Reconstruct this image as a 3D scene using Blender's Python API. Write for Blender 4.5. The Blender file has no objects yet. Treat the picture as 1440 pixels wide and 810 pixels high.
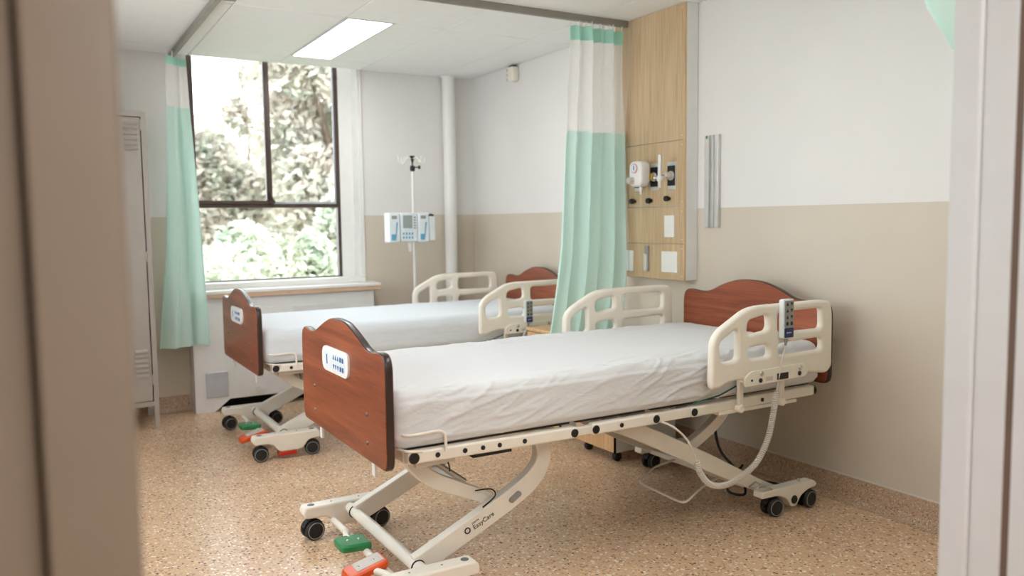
import bpy, math, random
from mathutils import Vector, Matrix, noise

random.seed(7)
scene = bpy.context.scene
C = scene.collection
PI = math.pi

# ------------------------------------------------------------------ camera
CAM = Vector((0.0, 0.0, 1.36))
right = Vector((0.862869, -0.505270, -0.012657))
up = Vector((0.052328, 0.064399, 0.996551))
fwd = Vector((0.502712, 0.860555, -0.082008))
cd = bpy.data.cameras.new('camera')
cam = bpy.data.objects.new('camera', cd)
C.objects.link(cam)
m = Matrix.Identity(4)
for i in range(3):
    m[i][0] = right[i]; m[i][1] = up[i]; m[i][2] = -fwd[i]; m[i][3] = CAM[i]
cam.matrix_world = m
cd.sensor_width = 36.0
cd.lens = 36.0 * 1146.5 / 1440.0
cd.clip_start = 0.02
cd.dof.use_dof = True
cd.dof.focus_distance = 3.15
cd.dof.aperture_fstop = 2.2
scene.camera = cam

# ------------------------------------------------------------------ world, exposure
scene.view_settings.view_transform = 'Standard'
scene.view_settings.look = 'None'
scene.view_settings.gamma = 1.0
scene.view_settings.use_curve_mapping = False
scene.view_settings.exposure = 0.12
SKY = 5.4
PANEL = 11.0
world = bpy.data.worlds.new('world'); scene.world = world
world.use_nodes = True
bg = world.node_tree.nodes['Background']
bg.inputs['Color'].default_value = (0.89, 0.95, 1.0, 1)
bg.inputs['Strength'].default_value = SKY

# ------------------------------------------------------------------ materials
def s2l(c):
    return tuple(((x / 255) / 12.92 if x / 255 <= 0.04045 else ((x / 255 + 0.055) / 1.055) ** 2.4) for x in c)

def newmat(name):
    mt = bpy.data.materials.new(name); mt.use_nodes = True
    nt = mt.node_tree
    return mt, nt, nt.nodes['Principled BSDF']

def N(nt, t, **kw):
    n = nt.nodes.new(t)
    for k, v in kw.items():
        if k in n.inputs: n.inputs[k].default_value = v
        else: setattr(n, k, v)
    return n

def coords(nt, scale=(1, 1, 1), rot=(0, 0, 0)):
    tc = N(nt, 'ShaderNodeTexCoord'); mp = N(nt, 'ShaderNodeMapping')
    mp.inputs['Scale'].default_value = scale; mp.inputs['Rotation'].default_value = rot
    nt.links.new(tc.outputs['Object'], mp.inputs['Vector'])
    return mp.outputs['Vector']

def ramp(nt, fac, stops, interp='LINEAR'):
    r = N(nt, 'ShaderNodeValToRGB'); r.color_ramp.interpolation = interp
    el = r.color_ramp.elements
    while len(el) < len(stops): el.new(0.5)
    for e, (p, c) in zip(el, stops):
        e.position = p; e.color = (*c, 1) if len(c) == 3 else c
    nt.links.new(fac, r.inputs['Fac'])
    return r.outputs['Color']

def mix(nt, fac, a, b, mode='MIX'):
    n = N(nt, 'ShaderNodeMixRGB', blend_type=mode)
    for k, v in (('Fac', fac), ('Color1', a), ('Color2', b)):
        if hasattr(v, 'is_linked') or hasattr(v, 'links'): nt.links.new(v, n.inputs[k])
        else: n.inputs[k].default_value = v if k == 'Fac' else (*v, 1)
    return n.outputs['Color']

def simple(name, rgb, rough=0.5, metal=0.0, var=0.05, scale=12.0, bump=0.0, bscale=200.0, spec=0.5, srgb=True):
    """plain colour with a faint procedural mottling and optional fine bump"""
    mt, nt, b = newmat(name)
    c = s2l(rgb) if srgb else rgb
    v = coords(nt)
    nz = N(nt, 'ShaderNodeTexNoise', Scale=scale, Detail=3.0)
    nt.links.new(v, nz.inputs['Vector'])
    lo = tuple(x * (1 - var) for x in c); hi = tuple(min(1, x * (1 + var)) for x in c)
    nt.links.new(ramp(nt, nz.outputs['Fac'], [(0.3, lo), (0.7, hi)]), b.inputs['Base Color'])
    b.inputs['Roughness'].default_value = rough
    b.inputs['Metallic'].default_value = metal
    b.inputs['Specular IOR Level'].default_value = spec
    if bump:
        n2 = N(nt, 'ShaderNodeTexNoise', Scale=bscale, Detail=2.0)
        nt.links.new(v, n2.inputs['Vector'])
        bp = N(nt, 'ShaderNodeBump', Strength=bump, Distance=0.002)
        nt.links.new(n2.outputs['Fac'], bp.inputs['Height'])
        nt.links.new(bp.outputs['Normal'], b.inputs['Normal'])
    return mt

M = {}
M['plastic'] = simple('cream_plastic', (240, 231, 217), 0.42, var=0.02)
M['steel'] = simple('cream_powder_coated_steel', (238, 230, 217), 0.38, var=0.03)
M['black'] = simple('black_plastic', (22, 22, 23), 0.4)
M['rubber'] = simple('black_rubber', (26, 26, 28), 0.55)
M['chrome'] = simple('bright_metal', (205, 205, 205), 0.25, 1.0)
M['bolt'] = simple('dark_zinc_bolt', (122, 116, 112), 0.3, 0.8)
M['alu'] = simple('brushed_aluminium', (216, 214, 211), 0.45, 0.45)
M['trackgrey'] = simple('grey_track_metal', (150, 144, 137), 0.5, 0.2)
M['edge'] = simple('dark_edge_band', (54, 38, 33), 0.25)
M['white'] = simple('white_enamel', (236, 233, 228), 0.4, var=0.02)
M['trimwhite'] = simple('white_trim_paint', (238, 236, 232), 0.45, var=0.02)
M['winframe'] = simple('brown_window_metal', (84, 68, 62), 0.4, 0.2)
M['green'] = simple('green_pedal_plastic', (38, 132, 76), 0.32)
M['orange'] = simple('orange_pedal_plastic', (226, 84, 26), 0.32)
M['red'] = simple('red_plastic', (190, 45, 30), 0.4)
M['pad'] = simple('grey_pedal_pad', (205, 196, 188), 0.5)
M['blue'] = simple('navy_print', (34, 46, 98), 0.4)
M['midblue'] = simple('blue_print', (40, 92, 160), 0.45)
M['lightblue'] = simple('light_blue_print', (96, 160, 192), 0.45)
M['grey'] = simple('mid_grey_plastic', (150, 148, 144), 0.5)
M['greyblue'] = simple('pale_grey_plate', (196, 197, 204), 0.5)
M['lcd'] = simple('lcd_glass', (152, 162, 158), 0.2)
M['ivwhite'] = simple('pump_white_plastic', (226, 232, 234), 0.4)
M['radiator'] = simple('radiator_enamel', (242, 240, 239), 0.45, var=0.02)
M['maple'] = None
M['deck'] = simple('dark_deck_panel', (58, 52, 48), 0.6)
M['ceiltile'] = simple('ceiling_tile', (248, 248, 247), 0.9, var=0.015, bump=0.15, bscale=260.0)
M['ceilgrid'] = simple('ceiling_grid_white', (220, 220, 218), 0.7, var=0.01)
M['jambtaupe'] = simple('taupe_door_paint', (130, 117, 103), 0.5, var=0.03)
M['jambwhite'] = simple('white_door_paint', (212, 214, 216), 0.45, var=0.02)
M['seal'] = simple('brown_seal_and_gap_shade', (112, 90, 76), 0.6)
M['locker'] = simple('grey_beige_locker_paint', (176, 168, 160), 0.42, var=0.03)
M['dark'] = simple('dark_recess', (20, 18, 17), 0.8)
M['cord'] = simple('cream_cord', (226, 218, 208), 0.45)
M['blackcord'] = simple('black_cord', (24, 24, 25), 0.5)
M['yellow'] = simple('yellow_gas_fitting', (214, 178, 62), 0.4)
M['clear'] = simple('flowmeter_plastic', (232, 230, 226), 0.2)
M['pink'] = simple('gauge_pink', (222, 120, 150), 0.5)
M['greycap'] = simple('grey_oval_cap', (108, 110, 116), 0.5)
M['greenpiping'] = simple('green_piping', (20, 92, 76), 0.5)
M['bark'] = simple('tree_bark', (116, 100, 86), 0.9, var=0.3, scale=8)
M['wood_edge'] = simple('sill_wood_edge', (214, 180, 150), 0.5, var=0.06)
M['capline'] = simple('white_cove_cap', (214, 204, 194), 0.5)

# two-tone painted wall: the lower band really is a different paint
def wallmat():
    mt, nt, b = newmat('two_tone_wall_paint')
    tc = N(nt, 'ShaderNodeTexCoord'); sp = N(nt, 'ShaderNodeSeparateXYZ')
    nt.links.new(tc.outputs['Object'], sp.inputs['Vector'])
    gt = N(nt, 'ShaderNodeMath', operation='GREATER_THAN'); gt.inputs[1].default_value = 1.419
    nt.links.new(sp.outputs['Z'], gt.inputs[0])
    nz = N(nt, 'ShaderNodeTexNoise', Scale=2.0, Detail=3.0)
    nt.links.new(tc.outputs['Object'], nz.inputs['Vector'])
    lo = ramp(nt, nz.outputs['Fac'], [(0.3, s2l((208, 196, 180))), (0.7, s2l((214, 202, 186)))])
    hi = ramp(nt, nz.outputs['Fac'], [(0.3, s2l((229, 225, 221))), (0.7, s2l((233, 229, 225)))])
    nt.links.new(mix(nt, gt.outputs[0], lo, hi), b.inputs['Base Color'])
    b.inputs['Roughness'].default_value = 0.55
    n2 = N(nt, 'ShaderNodeTexNoise', Scale=160.0, Detail=2.0)
    nt.links.new(tc.outputs['Object'], n2.inputs['Vector'])
    bp = N(nt, 'ShaderNodeBump', Strength=0.12, Distance=0.002)
    nt.links.new(n2.outputs['Fac'], bp.inputs['Height']); nt.links.new(bp.outputs['Normal'], b.inputs['Normal'])
    return mt
M['wall'] = wallmat()

def terrazzo(name, tint, rough, k=1.0):
    mt, nt, b = newmat(name)
    v = coords(nt)
    nz = N(nt, 'ShaderNodeTexNoise', Scale=3.0, Detail=4.0)
    nt.links.new(v, nz.inputs['Vector'])
    t = lambda c: tuple(a * k for a, k in zip(s2l(c), tint))
    base = ramp(nt, nz.outputs['Fac'], [(0.3, t((196, 165, 134))), (0.7, t((208, 179, 148)))])
    warp = N(nt, 'ShaderNodeTexNoise', Scale=60.0, Detail=2.0)
    nt.links.new(v, warp.inputs['Vector'])
    va = N(nt, 'ShaderNodeMixRGB', blend_type='ADD', Fac=0.012)
    nt.links.new(v, va.inputs['Color1']); nt.links.new(warp.outputs['Color'], va.inputs['Color2'])
    col = base
    for sc, th, stops in ((44, 0.33, [(0.0, t((232, 218, 202))), (0.16, t((222, 190, 150))), (0.30, t((150, 112, 84))), (0.42, t((206, 164, 122))), (0.60, t((226, 202, 176))), (0.74, t((188, 150, 116))), (0.86, t((208, 182, 152)))]),
                          (78, 0.38, [(0.0, t((150, 116, 90))), (0.18, t((214, 186, 156))), (0.45, t((232, 222, 210))), (0.60, t((176, 138, 106))), (0.75, t((200, 168, 134)))]),
                          (51, 0.27, [(0.0, t((50, 44, 44))), (0.15, t((96, 70, 56))), (0.22, t((240, 232, 222))), (0.30, t((205, 176, 146)))])):
        vo = N(nt, 'ShaderNodeTexVoronoi', Scale=float(sc) * k)
        nt.links.new(va.outputs['Color'], vo.inputs['Vector'])
        sep = N(nt, 'ShaderNodeSeparateColor'); nt.links.new(vo.outputs['Color'], sep.inputs['Color'])
        cc = ramp(nt, sep.outputs['Red'], stops, 'CONSTANT')
        lt = N(nt, 'ShaderNodeMath', operation='LESS_THAN'); lt.inputs[1].default_value = th
        nt.links.new(vo.outputs['Distance'], lt.inputs[0])
        if sc == 51:
            l2 = N(nt, 'ShaderNodeMath', operation='LESS_THAN'); l2.inputs[1].default_value = 0.30
            nt.links.new(sep.outputs['Red'], l2.inputs[0])
            mu = N(nt, 'ShaderNodeMath', operation='MULTIPLY')
            nt.links.new(lt.outputs[0], mu.inputs[0]); nt.links.new(l2.outputs[0], mu.inputs[1]); lt = mu
        col = mix(nt, lt.outputs[0], col, cc)
    nt.links.new(col, b.inputs['Base Color'])
    b.inputs['Roughness'].default_value = rough
    b.inputs['Specular IOR Level'].default_value = 0.5
    return mt
M['floor'] = terrazzo('polished_terrazzo', (1.18, 1.14, 1.10), 0.30)
M['cove'] = terrazzo('terrazzo_cove', (0.86, 0.84, 0.86), 0.45, 1.9)

def woodmat(name, dark, mid, light, axis, rough=0.32, fine=1.0):
    """grain runs along the given axis"""
    mt, nt, b = newmat(name)
    sc = [14 * fine, 14 * fine, 14 * fine]; sc[axis] = 1.2 * fine
    v = coords(nt, tuple(sc))
    n1 = N(nt, 'ShaderNodeTexNoise', Scale=1.0, Detail=6.0, Roughness=0.62, Distortion=0.8)
    nt.links.new(v, n1.inputs['Vector'])
    c1 = ramp(nt, n1.outputs['Fac'], [(0.28, dark), (0.5, mid), (0.74, light)])
    sc2 = [150 * fine] * 3; sc2[axis] = 4 * fine
    v2 = coords(nt, tuple(sc2))
    n2 = N(nt, 'ShaderNodeTexNoise', Scale=1.0, Detail=2.0)
    nt.links.new(v2, n2.inputs['Vector'])
    c2 = ramp(nt, n2.outputs['Fac'], [(0.35, (0.82, 0.82, 0.82)), (0.65, (1.06, 1.06, 1.06))])
    nt.links.new(mix(nt, 1.0, c1, c2, 'MULTIPLY'), b.inputs['Base Color'])
    b.inputs['Roughness'].default_value = rough
    return mt
M['cherry'] = woodmat('cherry_laminate', s2l((106, 52, 34)), s2l((147, 77, 50)), s2l((172, 96, 64)), 1)
M['maple'] = woodmat('maple_laminate', s2l((214, 168, 120)), s2l((228, 186, 138)), s2l((236, 198, 152)), 2, 0.4)
M['oak'] = woodmat('oak_laminate', s2l((190, 160, 124)), s2l((203, 174, 138)), s2l((212, 186, 150)), 2, 0.45, 0.8)

def fabric(name, rgb, trans, var=0.04, alpha=1.0, weave=900.0):
    mt, nt, b = newmat(name)
    v = coords(nt)
    nz = N(nt, 'ShaderNodeTexNoise', Scale=weave, Detail=1.0)
    nt.links.new(v, nz.inputs['Vector'])
    c = s2l(rgb)
    col = ramp(nt, nz.outputs['Fac'], [(0.3, tuple(x * (1 - var) for x in c)), (0.7, tuple(min(1, x * (1 + var)) for x in c))])
    nt.links.new(col, b.inputs['Base Color'])
    b.inputs['Roughness'].default_value = 0.85
    b.inputs['Specular IOR Level'].default_value = 0.15
    out = nt.nodes['Material Output']
    sh = b.outputs[0]
    if trans:
        tl = N(nt, 'ShaderNodeBsdfTranslucent'); nt.links.new(col, tl.inputs['Color'])
        mx = N(nt, 'ShaderNodeMixShader', Fac=trans)
        nt.links.new(sh, mx.inputs[1]); nt.links.new(tl.outputs[0], mx.inputs[2]); sh = mx.outputs[0]
    if alpha < 1:
        tp = N(nt, 'ShaderNodeBsdfTransparent'); mx = N(nt, 'ShaderNodeMixShader', Fac=alpha)
        nt.links.new(tp.outputs[0], mx.inputs[1]); nt.links.new(sh, mx.inputs[2]); sh = mx.outputs[0]
    nt.links.new(sh, out.inputs['Surface'])
    return mt
M['teal'] = fabric('teal_curtain_cloth', (219, 243, 235), 0.28)
M['tealhead'] = fabric('teal_header_band', (182, 230, 215), 0.3)
M['net'] = fabric('white_curtain_mesh', (250, 247, 244), 0.35, alpha=0.76)

def sheetmat(name, rgb):
    mt, nt, b = newmat(name)
    v = coords(nt, (5, 16, 16), (0, 0, 0.35))
    n1 = N(nt, 'ShaderNodeTexNoise', Scale=1.0, Detail=4.0, Distortion=1.2)
    nt.links.new(v, n1.inputs['Vector'])
    c = s2l(rgb)
    nt.links.new(ramp(nt, n1.outputs['Fac'], [(0.2, tuple(x * 0.985 for x in c)), (0.8, c)]), b.inputs['Base Color'])
    bp = N(nt, 'ShaderNodeBump', Strength=0.35, Distance=0.012)
    nt.links.new(n1.outputs['Fac'], bp.inputs['Height'])
    nt.links.new(bp.outputs['Normal'], b.inputs['Normal'])
    b.inputs['Roughness'].default_value = 0.85
    b.inputs['Specular IOR Level'].default_value = 0.2
    return mt
M['sheet'] = sheetmat('white_cotton_sheet', (221, 221, 222))
M['sheet2'] = sheetmat('pale_blue_white_sheet', (224, 228, 233))

def glassmat():
    mt, nt, b = newmat('window_glass')
    nt.nodes.remove(b)
    out = nt.nodes['Material Output']
    tp = N(nt, 'ShaderNodeBsdfTransparent'); tp.inputs['Color'].default_value = (0.97, 0.985, 0.98, 1)
    gl = N(nt, 'ShaderNodeBsdfGlossy', Roughness=0.02)
    nz = N(nt, 'ShaderNodeTexNoise', Scale=1.5)
    fr = N(nt, 'ShaderNodeFresnel', IOR=1.3)
    mx = N(nt, 'ShaderNodeMixShader')
    nt.links.new(fr.outputs[0], mx.inputs[0])
    nt.links.new(tp.outputs[0], mx.inputs[1]); nt.links.new(gl.outputs[0], mx.inputs[2])
    nt.links.new(mx.outputs[0], out.inputs['Surface'])
    return mt
M['glass'] = glassmat()

def emitmat(name, rgb, strength):
    mt, nt, b = newmat(name)
    b.inputs['Base Color'].default_value = (0.9, 0.9, 0.9, 1)
    b.inputs['Emission Color'].default_value = (*rgb, 1)
    b.inputs['Emission Strength'].default_value = strength
    nz = N(nt, 'ShaderNodeTexNoise', Scale=300.0); nt.links.new(coords(nt), nz.inputs['Vector'])
    nt.links.new(ramp(nt, nz.outputs['Fac'], [(0.3, (0.86, 0.86, 0.86)), (0.7, (0.92, 0.92, 0.92))]), b.inputs['Base Color'])
    return mt
M['diffuser'] = emitmat('lit_light_diffuser', (0.965, 0.985, 1.0), PANEL)

def leafmat(name, stops):
    mt, nt, b = newmat(name)
    v = coords(nt)
    nz = N(nt, 'ShaderNodeTexNoise', Scale=2.2, Detail=5.0, Roughness=0.7)
    nt.links.new(v, nz.inputs['Vector'])
    col = ramp(nt, nz.outputs['Fac'], stops)
    nt.links.new(col, b.inputs['Base Color'])
    b.inputs['Roughness'].default_value = 0.5
    tl = N(nt, 'ShaderNodeBsdfTranslucent'); nt.links.new(col, tl.inputs['Color'])
    mx = N(nt, 'ShaderNodeMixShader', Fac=0.4)
    nt.links.new(b.outputs[0], mx.inputs[1]); nt.links.new(tl.outputs[0], mx.inputs[2])
    nt.links.new(mx.outputs[0], nt.nodes['Material Output'].inputs['Surface'])
    return mt
M['leafA'] = leafmat('hazed_autumn_leaves', [(0.28, s2l((158, 164, 150))), (0.42, s2l((186, 186, 172))), (0.56, s2l((208, 194, 182))), (0.70, s2l((178, 182, 170)))])  # leaf tones lightened to take in outdoor glare and haze
M['leafB'] = leafmat('hazed_green_leaves', [(0.28, s2l((146, 166, 146))), (0.42, s2l((186, 194, 172))), (0.58, s2l((216, 214, 198))), (0.72, s2l((168, 182, 162)))])  # greens paled with the same glare and haze

# ------------------------------------------------------------------ mesh helpers
class MB:
    def __init__(s, off=(0, 0, 0)):
        s.v = []; s.f = []; s.off = Vector(off); s.smooth = []
    def add(s, vs, fs, smooth=False):
        n = len(s.v)
        s.v += [tuple(Vector(v) - s.off) for v in vs]
        s.f += [tuple(i + n for i in f) for f in fs]
        s.smooth += [smooth] * len(fs)
        return s
    def box(s, x0, x1, y0, y1, z0, z1):
        vs = [(x, y, z) for z in (z0, z1) for y in (y0, y1) for x in (x0, x1)]
        return s.add(vs, [(0, 2, 3, 1), (4, 5, 7, 6), (0, 1, 5, 4), (2, 6, 7, 3), (0, 4, 6, 2), (1, 3, 7, 5)])
    def tube(s, pts, r, seg=10, closed=False, caps=True, smooth=True):
        pts = [Vector(p) for p in pts]; n = len(pts)
        rs = r if isinstance(r, (list, tuple)) else [r] * n
        tan = []
        for i in range(n):
            a = pts[(i - 1) % n] if (closed or i > 0) else pts[0]
            b = pts[(i + 1) % n] if (closed or i < n - 1) else pts[-1]
            t = (b - a); tan.append(t.normalized() if t.length > 1e-9 else Vector((0, 0, 1)))
        nrm = tan[0].orthogonal().normalized()
        vs = []
        for i in range(n):
            nrm = (nrm - tan[i] * nrm.dot(tan[i]))
            nrm = nrm.normalized() if nrm.length > 1e-6 else tan[i].orthogonal().normalized()
            bn = tan[i].cross(nrm)
            for k in range(seg):
                a = 2 * PI * k / seg
                vs.append(pts[i] + (nrm * math.cos(a) + bn * math.sin(a)) * rs[i])
        fs = []
        for i in range(n if closed else n - 1):
            for k in range(seg):
                j = (i + 1) % n; k2 = (k + 1) % seg
                fs.append((i * seg + k, i * seg + k2, j * seg + k2, j * seg + k))
        s.add(vs, fs, smooth)
        if caps and not closed:
            s.add([vs[k] for k in range(seg)], [tuple(reversed(range(seg)))])
            s.add([vs[(n - 1) * seg + k] for k in range(seg)], [tuple(range(seg))])
        return s
    def cyl(s, a, b, r, seg=16):
        return s.tube([a, b], r, seg)
    def prism(s, poly, axis, a, b):
        """polygon in the two axes other than 'axis' (order: the remaining axes in xyz order), extruded a..b"""
        n = len(poly)
        def P(u, v, w):
            return {0: (w, u, v), 1: (u, w, v), 2: (u, v, w)}[axis]
        vs = [P(u, v, a) for u, v in poly] + [P(u, v, b) for u, v in poly]
        fs = [tuple(range(n)), tuple(reversed(range(n, 2 * n)))]
        fs += [(i, i + n, (i + 1) % n + n, (i + 1) % n) for i in range(n)]
        return s.add(vs, fs)
    def bar(s, pts, w, h, yc, widths=None):
        """rectangular section bar following an XZ path at constant y: w across (y), h in the plane"""
        n = len(pts); P = [Vector((p[0], 0, p[1])) for p in pts]; vs = []
        for i in range(n):
            t = (P[min(i + 1, n - 1)] - P[max(i - 1, 0)]).normalized()
            nn = Vector((-t.z, 0, t.x)); hh = (widths[i] if widths else h) / 2
            for sy, sh in ((-1, -1), (1, -1), (1, 1), (-1, 1)):
                q = P[i] + nn * hh * sh
                vs.append((q.x, yc + sy * w / 2, q.z))
        fs = [(0, 1, 2, 3), tuple((n - 1) * 4 + k for k in (3, 2, 1, 0))]
        for i in range(n - 1):
            for k in range(4):
                k2 = (k + 1) % 4
                fs.append((i * 4 + k, (i + 1) * 4 + k, (i + 1) * 4 + k2, i * 4 + k2))
        return s.add(vs, fs)
    def build(s, name, mat, parent=None, bevel=0.0, seg=2):
        me = bpy.data.meshes.new(name)
        me.from_pydata(s.v, [], s.f); me.update()
        for p, sm in zip(me.polygons, s.smooth): p.use_smooth = sm
        return finish(name, me, mat, parent, bevel, seg, fix=True)

def fixnormals(me):
    import bmesh
    bm = bmesh.new(); bm.from_mesh(me)
    bmesh.ops.recalc_face_normals(bm, faces=bm.faces)
    bm.to_mesh(me); bm.free()

def finish(name, me, mat, parent=None, bevel=0.0, seg=2, fix=False):
    if fix: fixnormals(me)
    me.materials.append(M[mat] if isinstance(mat, str) else mat)
    o = bpy.data.objects.new(name, me); C.objects.link(o)
    if parent is not None: o.parent = parent
    if bevel:
        bv = o.modifiers.new('bevel', 'BEVEL'); bv.width = bevel; bv.segments = seg
        bv.limit_method = 'ANGLE'; bv.angle_limit = math.radians(40)
        for p in me.polygons: p.use_smooth = True
        me.set_sharp_from_angle(angle=math.radians(35)) if hasattr(me, 'set_sharp_from_angle') else None
    return o

def tag(o, label=None, cat=None, group=None, kind=None):
    if label: o['label'] = label
    if cat: o['category'] = cat
    if group: o['group'] = group
    if kind: o['kind'] = kind
    return o

def thing(name, label, cat, loc, group=None):
    o = bpy.data.objects.new(name, None); C.objects.link(o)
    o.empty_display_size = 0.1; o.location = loc
    return tag(o, label, cat, group)

def curve_mesh(cu):
    ob = bpy.data.objects.new('tmp', cu); C.objects.link(ob)
    dg = bpy.context.evaluated_depsgraph_get(); dg.update()
    me = bpy.data.meshes.new_from_object(ob.evaluated_get(dg))
    bpy.data.objects.remove(ob); bpy.data.curves.remove(cu)
    return me

def plate(name, outer, holes, thick, bevel, mat, parent, mapf, res=3):
    """filled flat shape with holes and rounded edges; mapf maps (u, v, w) to local xyz"""
    cu = bpy.data.curves.new('tmp', 'CURVE'); cu.dimensions = '2D'; cu.fill_mode = 'BOTH'
    cu.extrude = max(0.0, thick / 2 - bevel); cu.bevel_depth = bevel; cu.bevel_resolution = res
    cu.offset = -bevel
    for poly in [outer] + list(holes):
        sp = cu.splines.new('POLY'); sp.points.add(len(poly) - 1)
        for p, q in zip(sp.points, poly): p.co = (q[0], q[1], 0, 1)
        sp.use_cyclic_u = True
    me = curve_mesh(cu)
    for v in me.vertices: v.co = mapf(*v.co)
    me.materials.clear()
    for p in me.polygons: p.use_smooth = True
    o = finish(name, me, mat, parent, fix=True)
    if hasattr(me, 'set_sharp_from_angle'): me.set_sharp_from_angle(angle=math.radians(50))
    return o

def text(name, body, size, mat, parent, matrix, thick=0.0004):
    cu = bpy.data.curves.new('tmp', 'FONT'); cu.body = body; cu.size = size; cu.extrude = thick
    me = curve_mesh(cu)
    me.transform(matrix); me.materials.clear()
    return finish(name, me, mat, parent)

def fillet(poly, r, n=5):
    out = []; L = len(poly)
    for i in range(L):
        p = Vector((*poly[i][:2], 0)); a = Vector((*poly[i - 1][:2], 0)); b = Vector((*poly[(i + 1) % L][:2], 0))
        rr = poly[i][2] if len(poly[i]) > 2 else r
        da, db = a - p, b - p
        d = min(rr, da.length * 0.48, db.length * 0.48)
        p0, p1 = p + da.normalized() * d, p + db.normalized() * d
        for k in range(n + 1):
            t = k / n
            q = p0 * (1 - t) ** 2 + p * 2 * t * (1 - t) + p1 * t * t
            out.append((q.x, q.y))
    return out

def catmull(pts, n=6, closed=False):
    P = [Vector(p) for p in pts]; L = len(P); out = []
    rng = range(L if closed else L - 1)
    for i in rng:
        p0 = P[(i - 1) % L] if (closed or i > 0) else P[0]; p1 = P[i]; p2 = P[(i + 1) % L]
        p3 = P[(i + 2) % L] if (closed or i < L - 2) else P[-1]
        for k in range(n):
            t = k / n
            out.append(0.5 * ((2 * p1) + (p2 - p0) * t + (2 * p0 - 5 * p1 + 4 * p2 - p3) * t * t + (3 * p1 - p0 - 3 * p2 + p3) * t ** 3))
    if not closed: out.append(P[-1])
    return out

def rrect(u0, u1, v0, v1, r, n=5):
    return fillet([(u0, v0), (u1, v0), (u1, v1), (u0, v1)], r, n)

# ------------------------------------------------------------------ room shell
XL, XR, YF, YB, ZC = -0.90, 3.316, 0.95, 6.318, 2.573
tag(MB().box(XL, XR + 0.1, -2.6, YB + 0.1, -0.08, 0.0).build('floor', 'floor'), 'speckled tan polished terrazzo floor', None, None, 'structure')
tag(MB().box(XR, XR + 0.12, YF - 0.2, YB + 0.14, 0, 2.9).build('wall_right', 'wall'), 'right wall painted off-white above a taupe band', None, None, 'structure')
LW = (2.0, 4.9, 0.85, 2.45)   # opening for an unseen left-wall window added as fill light (y0, y1, z0, z1)
wl = MB()
wl.box(XL - 0.12, XL, YF - 0.2, LW[0], 0, 2.9).box(XL - 0.12, XL, LW[1], YB + 0.14, 0, 2.9)
wl.box(XL - 0.12, XL, LW[0], LW[1], 0, LW[2]).box(XL - 0.12, XL, LW[0], LW[1], LW[3], 2.9)
tag(wl.build('wall_left', 'wall'), 'left wall painted off-white above taupe', None, None, 'structure')
wb = MB()
wb.box(XL, 1.0, YB, YB + 0.14, 0, 2.9).box(2.29, XR, YB, YB + 0.14, 0, 2.9)
wb.box(1.0, 2.29, YB, YB + 0.14, 0, 0.88).box(1.0, 2.29, YB, YB + 0.14, 2.74, 2.9)
tag(wb.build('wall_back', 'wall'), 'window wall painted off-white above a taupe band', None, None, 'structure')
# door wall: opening between the jambs
DX0, DX1 = 0.03, 1.60
wf = MB()
wf.box(XL, DX0, 0.80, YF, 0, 2.9).box(DX1, XR, 0.80, YF, 0, 2.9).box(DX0, DX1, 0.80, YF, 2.25, 2.9)
tag(wf.build('wall_front', 'wall'), 'door wall beside the open doorway', None, None, 'structure')
# corridor shell behind the camera
cs = MB()
cs.box(XL, XR + 0.1, -2.6, -2.5, 0, 2.9).box(XL - 0.12, XL, -2.6, 0.8, 0, 2.9).box(XR, XR + 0.12, -2.6, 0.75, 0, 2.9)
tag(cs.build('wall_corridor', 'wall'), 'corridor walls on the near side of the doorway', None, None, 'structure')
tag(MB().box(XL, XR, -2.6, 0.80, 2.6, 2.7).build('ceiling_corridor', 'ceiltile'), 'corridor ceiling', None, None, 'structure')

# ceiling: grid slab and lay-in tiles, each tile its own child
ceil = tag(MB().box(XL, XR, YF, YB, 2.5795, 2.70).build('ceiling', 'ceilgrid'), 'suspended ceiling of white lay-in tiles', None, None, 'structure')
xs = [XL, -0.27, 0.375, 1.02, 1.665, 2.313, 2.957, XR]
ys = [YF, 2.25, 3.502, 4.755, 6.008, YB]
G = 0.004
tilecache = {}
def tile(x0, x1, y0, y1):
    w, d = round(x1 - x0 - 2 * G, 3), round(y1 - y0 - 2 * G, 3)
    if (w, d) not in tilecache:
        o = MB().box(-w / 2, w / 2, -d / 2, d / 2, 0, 0.013).build('ceiling_tile', 'ceiltile', ceil, 0.003, 1)
        tilecache[(w, d)] = o
    else:
        o = tilecache[(w, d)].copy(); C.objects.link(o); o.parent = ceil
    o.location = ((x0 + x1) / 2, (y0 + y1) / 2, ZC)
LIGHTS = [(4, 3), (4, 0), (2, 1)]  # first panel is in view; the other two are added fill lights
for i in range(7):
    for j in range(5):
        if (i, j) in LIGHTS:
            tile(xs[i] + 0.315, xs[i + 1], ys[j], ys[j + 1])
        else:
            tile(xs[i], xs[i + 1], ys[j], ys[j + 1])
LL = ['narrow lit ceiling light panel near the window', 'unseen ceiling light panel added for front light on the nearer bed', 'unseen ceiling light panel added as fill inside the doorway']
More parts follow.
